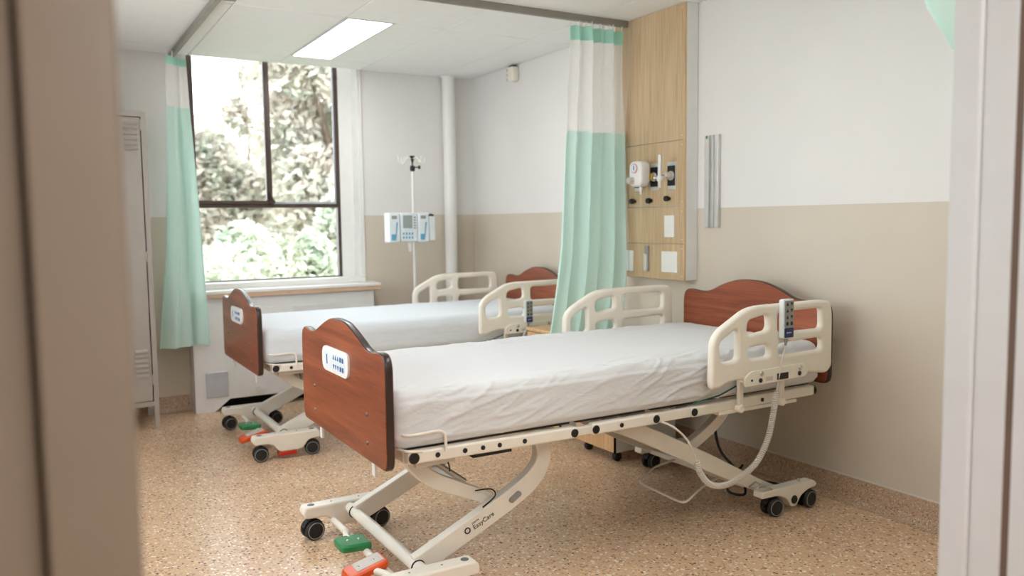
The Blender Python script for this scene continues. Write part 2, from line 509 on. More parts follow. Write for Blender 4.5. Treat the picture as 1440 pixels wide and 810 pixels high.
for (i, j), lb in zip(LIGHTS, LL):
    x0, y0, y1 = xs[i] + 0.02, ys[j] + 0.01, ys[j + 1] - 0.02
    t = thing('ceiling_light', lb, 'ceiling light', (x0, y0, ZC), 'ceiling light panels')
    b = MB((x0, y0, ZC))
    b.box(x0 - 0.012, x0 + 0.29, y0, y0 + 0.008, ZC - 0.003, ZC + 0.006).box(x0 - 0.012, x0 + 0.29, y1 - 0.008, y1, ZC - 0.003, ZC + 0.006)
    b.box(x0 - 0.012, x0, y0 + 0.008, y1 - 0.008, ZC - 0.003, ZC + 0.006).box(x0 + 0.278, x0 + 0.29, y0 + 0.008, y1 - 0.008, ZC - 0.003, ZC + 0.006)
    b.build('frame', 'ceilgrid', t)
    MB((x0, y0, ZC)).box(x0, x0 + 0.278, y0 + 0.008, y1 - 0.008, ZC, ZC + 0.005).build('diffuser', 'diffuser', t)
# unseen corridor lamps added behind the camera to light surfaces facing it
CORR = emitmat('fill_light_diffuser', (0.97, 0.985, 1.0), 25.0)
for cx, cy, lb in ((0.9, -0.55, 'unseen corridor light added as front fill nearest the doorway'), (0.9, -1.75, 'unseen corridor light added as front fill further back')):
    t = thing('corridor_fill_light', lb, 'ceiling light', (cx, cy, 2.585))
    MB((cx, cy, 2.585)).box(cx - 0.66, cx + 0.66, cy - 0.16, cy + 0.16, 2.590, 2.5998).build('frame', 'ceilgrid', t)
    MB((cx, cy, 2.585)).box(cx - 0.64, cx + 0.64, cy - 0.14, cy + 0.14, 2.585, 2.5899).build('diffuser', CORR, t)

# coved terrazzo base with a pale cap line
def cove(name, length, mapf, label):
    prof = [(0, 0.121), (0.012, 0.121), (0.014, 0.06), (0.018, 0.035), (0.027, 0.016), (0.042, 0.005), (0.06, 0.0008), (0.06, 0.0), (0, 0)]
    n = len(prof)
    vs = [mapf(d, 0, z) for d, z in prof] + [mapf(d, length, z) for d, z in prof]
    o = MB().add(vs, [tuple(range(n)), tuple(reversed(range(n, 2 * n)))] + [(i, i + n, (i + 1) % n + n, (i + 1) % n) for i in range(n)]).build(name, 'cove')
    tag(o, label, None, None, 'structure')
    c = MB().add([mapf(d, l, z) for l in (0, length) for d, z in ((0, 0.121), (0.0135, 0.121), (0.0135, 0.1245), (0, 0.1245))],
                 [(0, 1, 2, 3), (4, 5, 6, 7), (0, 1, 5, 4), (1, 2, 6, 5), (2, 3, 7, 6), (3, 0, 4, 7)]).build('cap_strip', 'capline', o)
    return o
cove('baseboard_right', YB - YF, lambda d, l, z: (XR - d, YF + l, z), 'coved speckled terrazzo base along the right wall')
cove('baseboard_back', 0.93 - XL, lambda d, l, z: (XL + l, YB - d, z), 'coved terrazzo base under the window wall')
cove('baseboard_back_far', XR - 0.06 - 2.32, lambda d, l, z: (2.32 + l, YB - d, z), 'coved terrazzo base behind the drip stand')

# ------------------------------------------------------------------ doorway jambs
# left frame: face towards the corridor, rounded edge
fr = plate('trim_1', fillet([(-0.003, 0.752), (0.068, 0.75, 0.012), (0.068, 0.985), (-0.003, 0.985)], 0.004), [], 2.25, 0.001, 'jambtaupe', None,
           lambda u, v, w: (u, v, 1.125 + w), 1)
tag(fr, 'taupe painted left door jamb close to the camera', None, None, 'structure')
tag(MB().box(XL, -0.008, 0.772, 0.80, 0, 2.6).build('trim_2', 'jambtaupe'), 'taupe corridor wall panel left of the doorway', None, None, 'structure')
tag(MB().box(-0.008, -0.003, 0.79, 0.80, 0, 2.25).build('trim_3', 'seal'), 'dark strip painted as the shadow line beside the left jamb', None, None, 'structure')  # gap shade painted as a strip in the seal colour
# right frame: reveal facing the opening
tag(MB().box(1.542, 1.605, 0.893, 0.95, 0, 2.25).build('trim_4', 'jambwhite', None, 0.006), 'white right door jamb, room-side lip', None, None, 'structure')
tag(MB().box(1.550, 1.60, 0.832, 0.893, 0, 2.25).build('trim_5', 'jambwhite', None, 0.003), 'white right door jamb reveal', None, None, 'structure')
tag(MB().box(1.553, 1.60, 0.818, 0.832, 0, 2.25).build('trim_6', 'seal'), 'brown seal strip in the right door jamb', None, None, 'structure')
tag(MB().box(1.548, 1.66, 0.74, 0.818, 0, 2.25).build('trim_7', 'jambwhite', None, 0.004), 'white right door jamb, corridor side', None, None, 'structure')

# ------------------------------------------------------------------ window
WY = 6.45
wx0, wx1, wz0, wz1, tz = 1.045, 2.165, 0.925, 2.70, 1.50
win = thing('window_1', 'tall brown-framed window over the radiator', 'window', (1.0, WY, 0.9)); tag(win, kind='structure')
del win['category']
off = (1.0, WY, 0.9)
def wbox(name, *a, mat='winframe', parent=win, bevel=0.003):
    return MB(off).box(*a).build(name, mat, parent, bevel, 1)
wbox('frame_post', wx0 - 0.02, wx0 + 0.022, WY, WY + 0.06, wz0, wz1)
wbox('frame_post', wx1 - 0.025, wx1, WY, WY + 0.06, wz0, wz1)
wbox('transom', wx0 + 0.022, wx1 - 0.025, WY, WY + 0.06, tz - 0.014, tz + 0.014)
wbox('head_rail', wx0 + 0.022, wx1 - 0.025, WY, WY + 0.06, wz1 - 0.03, wz1)
wbox('bottom_rail', wx0 + 0.022, wx1 - 0.025, WY + 0.01, WY + 0.06, wz0, wz0 + 0.008)
wbox('mullion', 1.590, 1.622, WY, WY + 0.06, tz + 0.014, wz1 - 0.03)
wbox('sash_rail', wx0 + 0.022, 1.590, WY - 0.012, WY + 0.03, tz + 0.014, tz + 0.040)
wbox('sash_stile', 1.575, 1.5895, WY - 0.012, WY + 0.03, tz + 0.040, wz1 - 0.03)
wbox('light_bead', 1.6225, wx1 - 0.025, WY + 0.02, WY + 0.04, tz + 0.0145, tz + 0.034, mat='greyblue')
wbox('light_bead', wx1 - 0.039, wx1 - 0.0255, WY + 0.02, WY + 0.04, tz + 0.034, wz1 - 0.03, mat='greyblue')
h = MB(off).tube([(1.60, WY - 0.004, tz + 0.10), (1.604, WY - 0.022, tz + 0.085), (1.612, WY - 0.03, tz + 0.05), (1.63, WY - 0.02, tz + 0.03)], 0.009, 8)
h.box(1.592, 1.632, WY - 0.022, WY - 0.001, tz + 0.016, tz + 0.046).build('window_latch', 'winframe', win, 0.003)
for a in ((wx0 + 0.022, 1.590, tz + 0.03, wz1 - 0.03), (1.622, wx1 - 0.025, tz + 0.014, wz1 - 0.03), (wx0 + 0.022, wx1 - 0.025, wz0 + 0.008, tz - 0.014)):
    MB(off).box(a[0], a[1], WY + 0.034, WY + 0.038, a[2], a[3]).build('pane', 'glass', win)
fill_win = thing('window_fill', 'wide unseen window added in the left wall for fill light', None, (XL - 0.1, LW[0], LW[2])); tag(fill_win, kind='structure')  # out of view, put in to bring daylight from the left
o2 = (XL - 0.1, LW[0], LW[2])
wxa, wxb = XL - 0.10, XL - 0.05
for k in range(4):
    y = LW[0] + (LW[1] - LW[0] - 0.04) * k / 3
    MB(o2).box(wxa, wxb, y, y + 0.04, LW[2], LW[3]).build('frame_post', 'winframe', fill_win)
    if k < 3:
        yn = LW[0] + (LW[1] - LW[0] - 0.04) * (k + 1) / 3
        for z in (LW[2], LW[3] - 0.04):
            MB(o2).box(wxa, wxb, y + 0.04, yn, z, z + 0.04).build('frame_rail', 'winframe', fill_win)
        MB(o2).box(wxa + 0.02, wxa + 0.024, y + 0.04, yn, LW[2] + 0.04, LW[3] - 0.04).build('pane', 'glass', fill_win)
# white surround
tag(MB().box(wx1, 2.288, WY - 0.005, WY + 0.05, 0.925, 2.74).build('trim_8', 'trimwhite'), 'white board between the window and its right reveal', None, None, 'structure')
tag(MB().box(2.274, 2.2895, YB - 0.012, WY - 0.005, 0.925, 2.572).box(2.2895, 2.312, YB - 0.012, YB, 0.925, 2.572).build('trim_9', 'trimwhite', None, 0.003), 'white window reveal and casing edge', None, None, 'structure')
tag(MB().box(1.0, wx0 - 0.02, WY - 0.005, WY + 0.05, 0.925, 2.74).build('trim_10', 'trimwhite'), 'white board left of the window', None, None, 'structure')
tag(MB().box(1.0, 2.30, YB - 0.04, WY + 0.05, 0.884, 0.925).build('trim_11', 'trimwhite', None, 0.004), 'white stool board under the window glass', None, None, 'structure')
sill = thing('window_sill', 'white window sill with a pale wooden front edge over the radiator', 'window sill', (1.65, 6.2, 0.85)); o_ = (1.65, 6.2, 0.85)
MB(o_).box(0.93, 2.365, 6.108, YB, 0.862, 0.884).build('board', 'trimwhite', sill, 0.003)
MB(o_).box(0.93, 2.362, 6.112, 6.14, 0.830, 0.862).build('wood_edge', 'wood_edge', sill, 0.003)

# radiator cover with a toe recess, grille panels, knob and plate
rx0, rx1, ry = 0.943, 2.315, 6.150
ro = (rx0, ry, 0)
rad = thing('radiator_cover', 'white enamelled radiator cover under the window sill', 'radiator', ro)
prof = [(rx0, 0), (1.075, 0), (1.185, 0.085), (2.18, 0.085), (2.25, 0.0), (rx1, 0), (rx1, 0.829), (rx0, 0.829)]
MB(ro).prism(prof, 1, ry, ry + 0.02).build('front_panel', 'radiator', rad)
MB(ro).box(rx0, rx0 + 0.02, ry + 0.02, YB - 0.012, 0, 0.829).build('side_panel', 'radiator', rad)
MB(ro).box(rx1 - 0.02, rx1, ry + 0.02, YB - 0.012, 0, 0.829).build('side_panel', 'radiator', rad)
MB(ro).box(rx0 + 0.02, rx1 - 0.02, YB - 0.03, YB - 0.012, 0, 0.829).build('back_panel', 'dark', rad)
plate('access_plate', rrect(1.02, 1.172, 0.105, 0.29, 0.008), [], 0.012, 0.003, 'greyblue', rad, lambda u, v, w: (u - rx0, -0.004 + w, v))
for gx0, gx1 in ((1.36, 1.52), (1.66, 2.05)):
    g = MB(ro)
    for a in ((gx0, gx1, 0.735, 0.743), (gx0, gx1, 0.625, 0.633)): g.box(a[0], a[1], ry - 0.006, ry, a[2], a[3])
    g.box(gx0, gx0 + 0.008, ry - 0.006, ry, 0.633, 0.735).box(gx1 - 0.008, gx1, ry - 0.006, ry, 0.633, 0.735)
    gf = g.build('grille_frame', 'radiator', rad)
    nsl = 8
    for k in range(nsl):
        z = 0.638 + k * 0.0122
        MB(ro).box(gx0 + 0.008, gx1 - 0.008, ry - 0.004, ry, z, z + 0.007).build('grille_slat', 'radiator', gf)
MB(ro).tube([(1.385, ry, 0.135), (1.385, ry - 0.012, 0.135), (1.385, ry - 0.014, 0.135), (1.385, ry - 0.034, 0.135)], [0.012, 0.012, 0.021, 0.019], 16).build('valve_knob', 'white', rad)

# ------------------------------------------------------------------ trees outside
def tree(label, centre, radii, n, size, mat, seed, lumps=9, thick=1.0):
    rnd = random.Random(seed)
    base = (centre[0], centre[1], -4.5)
    t = thing('tree', label, 'tree', base, 'trees outside the window')
    cl = []
    for k in range(lumps):
        a, zz, rr = rnd.uniform(0, 2 * PI), rnd.uniform(-0.75, 0.75), rnd.uniform(0.35, 0.8)
        cl.append((Vector((math.cos(a) * rr * radii[0], math.sin(a) * rr * radii[1], zz * radii[2])), rnd.uniform(0.34, 0.5)))
    vs, fs = [], []
    for k in range(n):
        c, rr = cl[rnd.randrange(lumps)]
        d = Vector((rnd.gauss(0, 1), rnd.gauss(0, 1), rnd.gauss(0, 1))).normalized()
        q = rnd.random() ** 0.45
        p = c + Vector((d.x * radii[0], d.y * radii[1], d.z * radii[2])) * rr * q
        p += Vector(centre) - Vector(base)
        a = Vector((rnd.gauss(0, 1), rnd.gauss(0, 1), rnd.gauss(0, 0.8))).normalized()
        b = a.orthogonal().normalized(); b = (b + a.cross(b) * rnd.uniform(-1, 1)).normalized()
        s = size * rnd.uniform(0.6, 1.3)
        i = len(vs)
        vs += [tuple(p - a * s), tuple(p + b * s * 0.5), tuple(p + a * s), tuple(p - b * s * 0.5)]
        fs.append((i, i + 1, i + 2, i + 3))
    me = bpy.data.meshes.new('foliage'); me.from_pydata(vs, [], fs); me.update()
    finish('foliage', me, mat, t)
    hgt = centre[2] + 4.5
    tb = MB()
    tb.tube([(0, 0, 0), (0.06, 0.03, hgt * 0.5), (0.0, 0, hgt * 0.95)], [0.22 * thick, 0.16 * thick, 0.09 * thick], 10)
    for k in range(7):
        c, rr = cl[k % lumps]
        z0 = hgt * rnd.uniform(0.6, 0.95)
        e = c + Vector((0, 0, hgt)); mid = (Vector((0, 0, z0)) + e) / 2 + Vector((0, 0, 0.15))
        tb.tube([(0.0, 0, z0), mid, e], [0.07 * thick, 0.045 * thick, 0.015 * thick], 7)
    tb.build('trunk', 'bark', t)
tree('tall tree with rusty pale leaves filling the right of the window', (5.35, 16.6, 3.5), (1.75, 1.2, 2.5), 12000, 0.115, 'leafA', 3, lumps=14)
tree('leafy tree with pale branches behind the left window pane', (3.25, 19.6, 1.55), (1.75, 1.2, 2.05), 13000, 0.12, 'leafA', 5, lumps=16)
tree('bushy pale green tree low behind the bottom window pane', (2.7, 11.4, 0.05), (1.2, 0.8, 1.25), 13000, 0.075, 'leafB', 9, lumps=18)
tree('pale green tree low behind the lower right of the window', (4.15, 13.7, 0.25), (1.1, 0.9, 1.6), 13000, 0.085, 'leafB', 12, lumps=18)
tree('thin leafy treetop reaching into the sky beside the window mullion', (5.0, 22.3, 4.9), (0.8, 0.6, 1.15), 1500, 0.10, 'leafA', 21, lumps=6, thick=0.2)
tree('broad low tree far behind the left window pane', (4.0, 26.5, 0.8), (2.3, 1.3, 3.0), 9000, 0.2, 'leafA', 31, lumps=18)
tree('broad tall tree far behind the right window pane', (9.5, 31.0, 3.4), (2.8, 1.5, 4.6), 12000, 0.2, 'leafA', 37, lumps=20)
tag(MB().box(-30, 40, 8.0, 60, -4.6, -4.5).build('ground', simple('lawn', (150, 160, 120), 0.9, var=0.2)), 'lawn far below the window', None, None, 'structure')

# ------------------------------------------------------------------ the two beds
def caster(parent, X, Y, rot=0.0, r=0.043):
    """twin-wheel caster: a part with wheels, hood and stem"""
    rt = Matrix.Rotation(rot, 3, 'Z')
    def T(p): return rt @ Vector(p) + Vector((X, Y, 0))
    hood = MB()
    pts = []
    for k in range(9):
        a = math.radians(20 + 140 * k / 8)
        pts.append((math.cos(a) * (r + 0.004), r + math.sin(a) * (r + 0.004)))
    inner = [(math.cos(math.radians(20 + 140 * k / 8)) * (r - 0.002), r + math.sin(math.radians(20 + 140 * k / 8)) * (r - 0.002)) for k in range(9)][::-1]
    poly = pts + inner
    vs = [T((u, w, v)) for w in (-0.012, 0.012) for u, v in poly]
    n = len(poly)
    hood.add(vs, [tuple(range(n)), tuple(reversed(range(n, 2 * n)))] + [(i, i + n, (i + 1) % n + n, (i + 1) % n) for i in range(n)])
    hood.cyl(T((0, 0, 2 * r - 0.004)), T((0, 0, 0.112)), 0.011, 10)
    hood.cyl(T((0, -0.028, r)), T((0, 0.028, r)), 0.006, 8)
    o = hood.build('caster', 'black', parent)
    for s in (-1, 1):
        w = MB()
        w.tube([T((0, s * 0.013, r)), T((0, s * 0.0135, r)), T((0, s * 0.018, r)), T((0, s * 0.030, r)), T((0, s * 0.034, r))],
               [0.018, r - 0.004, r, r, r - 0.006], 24)
        w.build('wheel', 'rubber', o)
        g = MB(); g.tube([T((r * 0.8 * math.cos(a), s * 0.0345, r + r * 0.8 * math.sin(a))) for a in [2 * PI * k / 24 for k in range(24)]], 0.0018, 6, closed=True)
        g.build('wheel_ring', 'grey', o)
    return o

FOOT_HALF = [(0.0, 1.000), (0.08, 0.995), (0.15, 0.977), (0.225, 0.951), (0.285, 0.928), (0.33, 0.9195), (0.375, 0.920), (0.42, 0.926), (0.452, 0.922), (0.473, 0.902), (0.481, 0.870)]
HEAD_HALF = [(0.0, 1.045), (0.07, 1.042), (0.14, 1.027), (0.21, 1.003), (0.27, 0.977), (0.32, 0.9665), (0.37, 0.966), (0.42, 0.971), (0.456, 0.968), (0.481, 0.948), (0.490, 0.91)]
def board_outline(half, bottom, hw, inset=0.0):
    pts = [(p.x, p.y) for p in catmull([(d, z, 0) for d, z in half], 4)]
    low = [(hw, bottom + 0.04), (hw - 0.006, bottom + 0.015), (hw - 0.02, bottom + 0.003), (hw - 0.04, bottom)]
    side = pts + low
    full = [(-u, v) for u, v in side[:0:-1]] + side
    if inset:
        cz = (bottom + half[0][1]) / 2
        full = [(u * (1 - inset / hw), cz + (v - cz) * (1 - inset / (half[0][1] - cz))) for u, v in full]
    return full

def make_bed(label, loc, lift, side_label):
    bed = thing('hospital_bed', label, 'bed', loc, 'hospital beds')
    L = lift
    S = 'steel'
    # --- boards
    for nm, half, bot, hw, X, flip in (('footboard', FOOT_HALF, 0.528, 0.481, 0.0, 0), ('headboard', HEAD_HALF, 0.585, 0.490, 2.172, 1)):
        core = plate(nm, board_outline(half, bot, hw), [], 0.026, 0.004, 'edge', bed, lambda u, v, w, X=X: (X + 0.015 + w, u, v + L), 2)
        plate('wood_face', board_outline(half, bot, hw, 0.004), [], 0.004, 0.001, 'cherry', core, lambda u, v, w, X=X: (X + w + 0.0015, u, v + L), 1)
        plate('wood_face', board_outline(half, bot, hw, 0.004), [], 0.004, 0.001, 'cherry', core, lambda u, v, w, X=X: (X + 0.0285 + w, u, v + L), 1)
        if nm == 'footboard':
            for by in (0.305, -0.305):
                for bz in (0.695, 0.594):
                    MB().tube([(0.0005, by, bz + L), (-0.004, by, bz + L), (-0.006, by, bz + L)], [0.0075, 0.0075, 0.004], 12).build('bolt', 'bolt', core)
            pan = plate('control_panel', rrect(-0.14, 0.162, 0.788, 0.884, 0.042, 8), [], 0.014, 0.004, 'white', core, lambda u, v, w: (-0.005 + w, u, v + L))
            plate('panel_inset', rrect(-0.115, 0.137, 0.803, 0.869, 0.028, 8), [], 0.003, 0.0008, 'ivwhite', pan, lambda u, v, w: (-0.012 + w, u, v + L), 1)
            k = 0
            for bz, row in ((0.853, 0), (0.818, 1)):
                for q in range(5):
                    yy = 0.012 - q * 0.0255 - (0.004 if q > 2 else 0)
                    if q < 3:
                        tri = [(-0.007, -0.008), (0.007, -0.008), (0, 0.009)] if row == 0 else [(-0.007, 0.008), (0.007, 0.008), (0, -0.009)]
                    else:
                        tri = rrect(-0.0075, 0.0075, -0.009, 0.009, 0.003, 2)
                    MB().prism([(yy + u, bz + L + v) for u, v in tri], 0, -0.0150, -0.0133).build('button', 'midblue', pan)
            MB().box(-0.0150, -0.0133, 0.088, 0.096, 0.818 + L, 0.855 + L).build('button', 'midblue', pan)
            for by in (0.36, -0.255):
                MB().box(0.034, 0.046, by - 0.014, by + 0.014, 0.456 + L, 0.56 + L).build('hanger_tab', 'white', core, 0.002)
    # --- frame: two segmented side rails with black end caps
    zr = 0.5625 + L
    for s in (-1, 1):
        y0, y1 = sorted((s * 0.475, s * 0.435))
        segs = [(0.078, 0.770, 0.002, -0.006), (0.843, 1.170, -0.006, -0.006), (1.349, 2.10, -0.005, 0.002)]
        for q, (a, b, za, zb_) in enumerate(segs):
            r = MB()
            vs = [(x, y, zr + dz + z) for x, dz in ((a, za), (b, zb_)) for y in (y0, y1) for z in (-0.0225, 0.0225)]
            r.add(vs, [(0, 1, 3, 2), (4, 6, 7, 5), (0, 4, 5, 1), (2, 3, 7, 6), (1, 5, 7, 3), (0, 2, 6, 4)])
            ro_ = r.build('side_rail', S, bed, 0.008, 3)
            caps = [(0.099, 0.0195), (0.187, 0.009), (0.292, 0.009), (0.363, 0.0085), (0.431, 0.0085), (0.536, 0.009), (0.757, 0.016)] if q == 0 else \
                   [(0.857, 0.0165), (0.981, 0.009), (1.157, 0.0165)] if q == 1 else [(1.362, 0.0165), (1.759, 0.009)]
            for cx, cr in caps:
                cz = zr + za + (zb_ - za) * (cx - a) / (b - a)
                MB().tube([(cx, s * 0.4745, cz), (cx, s * 0.4775, cz), (cx, s * 0.479, cz)], [cr, cr, cr * 0.8], 20).build('end_cap', 'black', ro_)
            if q == 2:
                MB().tube([(2.0995, s * 0.455, zr), (2.112, s * 0.455, zr), (2.116, s * 0.455, zr)], [0.0225, 0.0225, 0.017], 20).build('end_cap', 'black', ro_)
            if q == 0 and s < 0:
                MB().box(0.325, 0.482, -0.472, -0.44, zr - 0.034, zr - 0.0235).build('rail_label', 'black', ro_)
        # inner joints between rail segments
        MB().box(0.755, 0.86, *sorted((s * 0.468, s * 0.44)), zr - 0.022, zr + 0.010).build('rail_joint', S, bed, 0.003)
        MB().box(1.155, 1.365, *sorted((s * 0.466, s * 0.44)), zr - 0.026, zr + 0.014).build('rail_joint', S, bed, 0.003)
    for X, nm in ((0.095, 'end_bar'), (0.62, 'cross_bar'), (1.25, 'cross_bar'), (2.04, 'end_bar')):
        MB().box(X - 0.02, X + 0.02, -0.436, 0.436, zr - 0.022, zr + 0.016).build(nm, S, bed, 0.004)
    for by in (0.245, -0.245):   # board brackets
        MB().box(0.0285, 0.096, by - 0.02, by + 0.02, zr - 0.020, zr + 0.012).build('board_bracket', S, bed, 0.003)
        MB().box(2.05, 2.172, by - 0.02, by + 0.02, zr - 0.004, zr + 0.04).build('board_bracket', S, bed, 0.003)
    # deck sections
    for a, b, z in ((0.08, 0.77, 0.0), (0.80, 1.14, 0.0), (1.17, 1.42, 0.0), (1.45, 2.12, 0.004)):
        MB().box(a, b, -0.425, 0.425, zr + 0.017 + z, zr + 0.027 + z).build('deck_panel', 'deck', bed, 0.003)
    for s in (-1, 1):
        MB().tube([(1.36, s * 0.468, zr + 0.031), (1.50, s * 0.478, zr + 0.050), (1.60, s * 0.474, zr + 0.078)], 0.0035, 6).build('deck_piping', 'greenpiping', bed)
    # wire mattress stop at the foot corners
    for s in (-1, 1):
        y = s * 0.478
        pts = [(0.045, s * 0.30, zr + 0.083), (0.055, s * 0.43, zr + 0.083), (0.085, y, zr + 0.083), (0.18, y, zr + 0.085), (0.205, y, zr + 0.078), (0.216, y, zr + 0.06), (0.216, y, zr + 0.010)]
        MB().tube([tuple(p) for p in catmull(pts, 5)], 0.0055, 8).build('mattress_stop', 'steel', bed)
        MB().tube([tuple(p) for p in catmull([(0.045, s * 0.30, zr + 0.030), (0.055, s * 0.43, zr + 0.030), (0.085, y, zr + 0.028), (0.13, y * 0.99, zr + 0.022)], 5)], 0.005, 8).build('mattress_stop', 'steel', bed)
    # --- assist rails by the head end
    outer = fillet([(1.382, 0.690, .03), (1.388, 0.862, .03), (1.425, 0.905, .03), (1.572, 0.980, .03), (1.640, 0.991, .04), (2.040, 0.993, .03), (2.106, 0.985, .04), (2.118, 0.93, .03),
                    (2.120, 0.685, .03), (2.085, 0.658, .02), (1.965, 0.672, .01), (1.60, 0.672, .02), (1.545, 0.686, .02), (1.47, 0.678, .02), (1.43, 0.660, .02), (1.388, 0.660, .02)], 0.02, 5)
    holes = [fillet([(1.426, 0.852), (1.531, 0.906), (1.533, 0.770), (1.432, 0.766)], 0.028, 5),
             fillet([(1.583, 0.932, .05), (1.708, 0.953), (1.713, 0.882), (1.584, 0.868)], 0.026, 5),
             fillet([(1.586, 0.816), (1.714, 0.823), (1.722, 0.768), (1.592, 0.768)], 0.026, 5),
             fillet([(1.766, 0.954), (2.046, 0.957), (2.049, 0.864), (1.768, 0.866)], 0.024, 5),
             fillet([(1.768, 0.818), (2.050, 0.826), (2.052, 0.768), (1.772, 0.766)], 0.024, 5)]
    for s in (-1, 1):
        y = s * 0.535
        ar = plate('assist_rail', outer, holes, 0.036, 0.0135, 'plastic', bed, lambda u, v, w: (u, y + w, v + L), 4)
        yo = s * 0.554
        mech = plate('latch_plate', fillet([(1.565, 0.652), (1.935, 0.660), (1.955, 0.682), (1.925, 0.722), (1.60, 0.716), (1.562, 0.690)], 0.012, 3), [], 0.012, 0.003, 'plastic', ar, lambda u, v, w: (u, s * 0.5535 + w, v + L), 2)
        for (bx, bz, br, mt) in ((1.66, 0.702, 0.010, 'chrome'), (1.90, 0.704, 0.010, 'chrome'), (1.655, 0.673, 0.010, 'black'), (1.895, 0.679, 0.010, 'black'), (1.603, 0.678, 0.005, 'black')):
            MB().tube([(bx, s * 0.5592, bz + L), (bx, s * 0.563, bz + L), (bx, s * 0.565, bz + L)], [br, br, br * 0.6], 14).build('bolt', mt, mech)
        MB().box(1.755, 1.825, *sorted((s * 0.5592, s * 0.5605)), 0.664 + L, 0.692 + L).build('warning_label', 'black', mech)
        MB().box(1.688, 1.728, *sorted((s * 0.5592, s * 0.5602)), 0.666 + L, 0.684 + L).build('rating_label', 'pad', mech)
        for px in (1.607, 1.862):
            p = MB()
            p.box(px - 0.013, px + 0.013, *sorted((s * 0.480, s * 0.498)), 0.545 + L, 0.690 + L)
            p.box(px - 0.013, px + 0.013, *sorted((s * 0.498, s * 0.520)), 0.660 + L, 0.690 + L)
            p.build('rail_post', 'plastic', ar, 0.004)
            MB().tube([(px, s * 0.476, 0.545 + L), (px, s * 0.500, 0.545 + L), (px, s * 0.503, 0.545 + L)], [0.019, 0.019, 0.014], 16).build('post_pivot', 'plastic', ar)
        MB().box(1.50, 1.98, *sorted((s * 0.44, s * 0.476)), 0.524 + L, 0.540 + L).build('post_mount', S, ar, 0.003)
    # --- foot base: two runners, casters, tubes, pedals
    for s in (-1, 1):
        yc = s * 0.430
        prof = fillet([(-0.032, 0.150, .006), (0.335, 0.150, .006), (0.350, 0.132, .012), (0.348, 0.100, .012), (0.275, 0.096, .02), (0.250, 0.055, .02), (0.215, 0.044, .02), (0.105, 0.046, .02), (0.075, 0.090, .02), (0.045, 0.100, .012), (-0.030, 0.100, .012), (-0.044, 0.125, .012)], 0.01, 4)
        rn = MB().prism(prof, 1, yc - 0.036, yc + 0.036).build('base_runner', 'plastic', bed, 0.008, 3)
        for X in (0.0, 0.305):
            MB().tube([(X, yc, 0.1495), (X, yc, 0.1512), (X, yc, 0.1515)], [0.015, 0.015, 0.012], 16).build('oval_cap', 'greycap', rn)
        for X in (0.09, 0.215):
            MB().tube([(X, yc, 0.1495), (X, yc, 0.152)], 0.004, 8).build('rivet', 'grey', rn)
        caster(bed, 0.005, yc, 0.15 if s > 0 else -0.1)
        caster(bed, 0.305, yc, 0.2 * s)
    MB().cyl((0.165, -0.395, 0.118), (0.165, 0.395, 0.118), 0.024, 18).build('base_tube', S, bed)
    for s in (-1, 1):
        MB().tube([(0.165 + 0.0245 * math.cos(2 * PI * k / 20), s * 0.335, 0.118 + 0.0245 * math.sin(2 * PI * k / 20)) for k in range(20)], 0.004, 6, closed=True).build('black_ring', 'black', bed)
    # brake bar and pedals
    MB().cyl((0.088, -0.40, 0.078), (0.088, 0.40, 0.078), 0.014, 12).build('brake_bar', S, bed)
    MB().tube([(0.088, 0.19, 0.078), (0.07, 0.175, 0.10), (0.05, 0.12, 0.105), (0.05, 0.05, 0.10)], 0.013, 10).build('pedal_lever', S, bed)
    MB().tube([(0.088, -0.30, 0.078), (0.07, -0.27, 0.09), (0.04, -0.23, 0.095), (0.03, -0.185, 0.095)], 0.013, 10).build('pedal_lever', S, bed)
    def pedal(nm, mat, x0, x1, y0, y1, zl, zr_, padmat):
        poly = fillet([(x0, y0, .03), (x1, y0, .012), (x1, y1, .012), (x0, y1, .03)], 0.02, 4)
        n = len(poly)
        f = lambda u, dz: zl + (zr_ - zl) * (u - x0) / (x1 - x0) + dz
        vs = [(u, v, f(u, 0)) for u, v in poly] + [(u, v, f(u, 0.03)) for u, v in poly]
        o = MB().add(vs, [tuple(range(n)), tuple(reversed(range(n, 2 * n)))] + [(i, i + n, (i + 1) % n + n, (i + 1) % n) for i in range(n)]).build(nm, mat, bed, 0.008, 3)
        if padmat:
            vs = [(u, v, f(u, dz)) for dz in (0.0285, 0.0318) for u, v in ((x0 + 0.04, y0 + 0.02), (x1 - 0.012, y0 + 0.02), (x1 - 0.012, y1 - 0.012), (x0 + 0.04, y1 - 0.012))]
            MB().add(vs, [(0, 1, 2, 3), (4, 7, 6, 5), (0, 4, 5, 1), (1, 5, 6, 2), (2, 6, 7, 3), (3, 7, 4, 0)]).build('pedal_pad', padmat, o)
        for t_ in (0.35, 0.72):
            px, py = x0 + (x1 - x0) * t_, (y0 + y1) / 2
            MB().tube([(px, py, f(px, 0.029)), (px, py, f(px, 0.033)), (px, py, f(px, 0.0345))], [0.006, 0.006, 0.003], 10).build('pedal_rivet', 'chrome', o)
    pedal('brake_pedal', 'green', -0.012, 0.112, -0.012, 0.105, 0.088, 0.082, None)
    pedal('steer_pedal', 'orange', -0.062, 0.092, -0.238, -0.135, 0.060, 0.098, 'pad')
    MB().box(0.105, 0.205, -0.468, -0.4, 0.020, 0.046).build('brake_indicator', 'red', bed, 0.004)
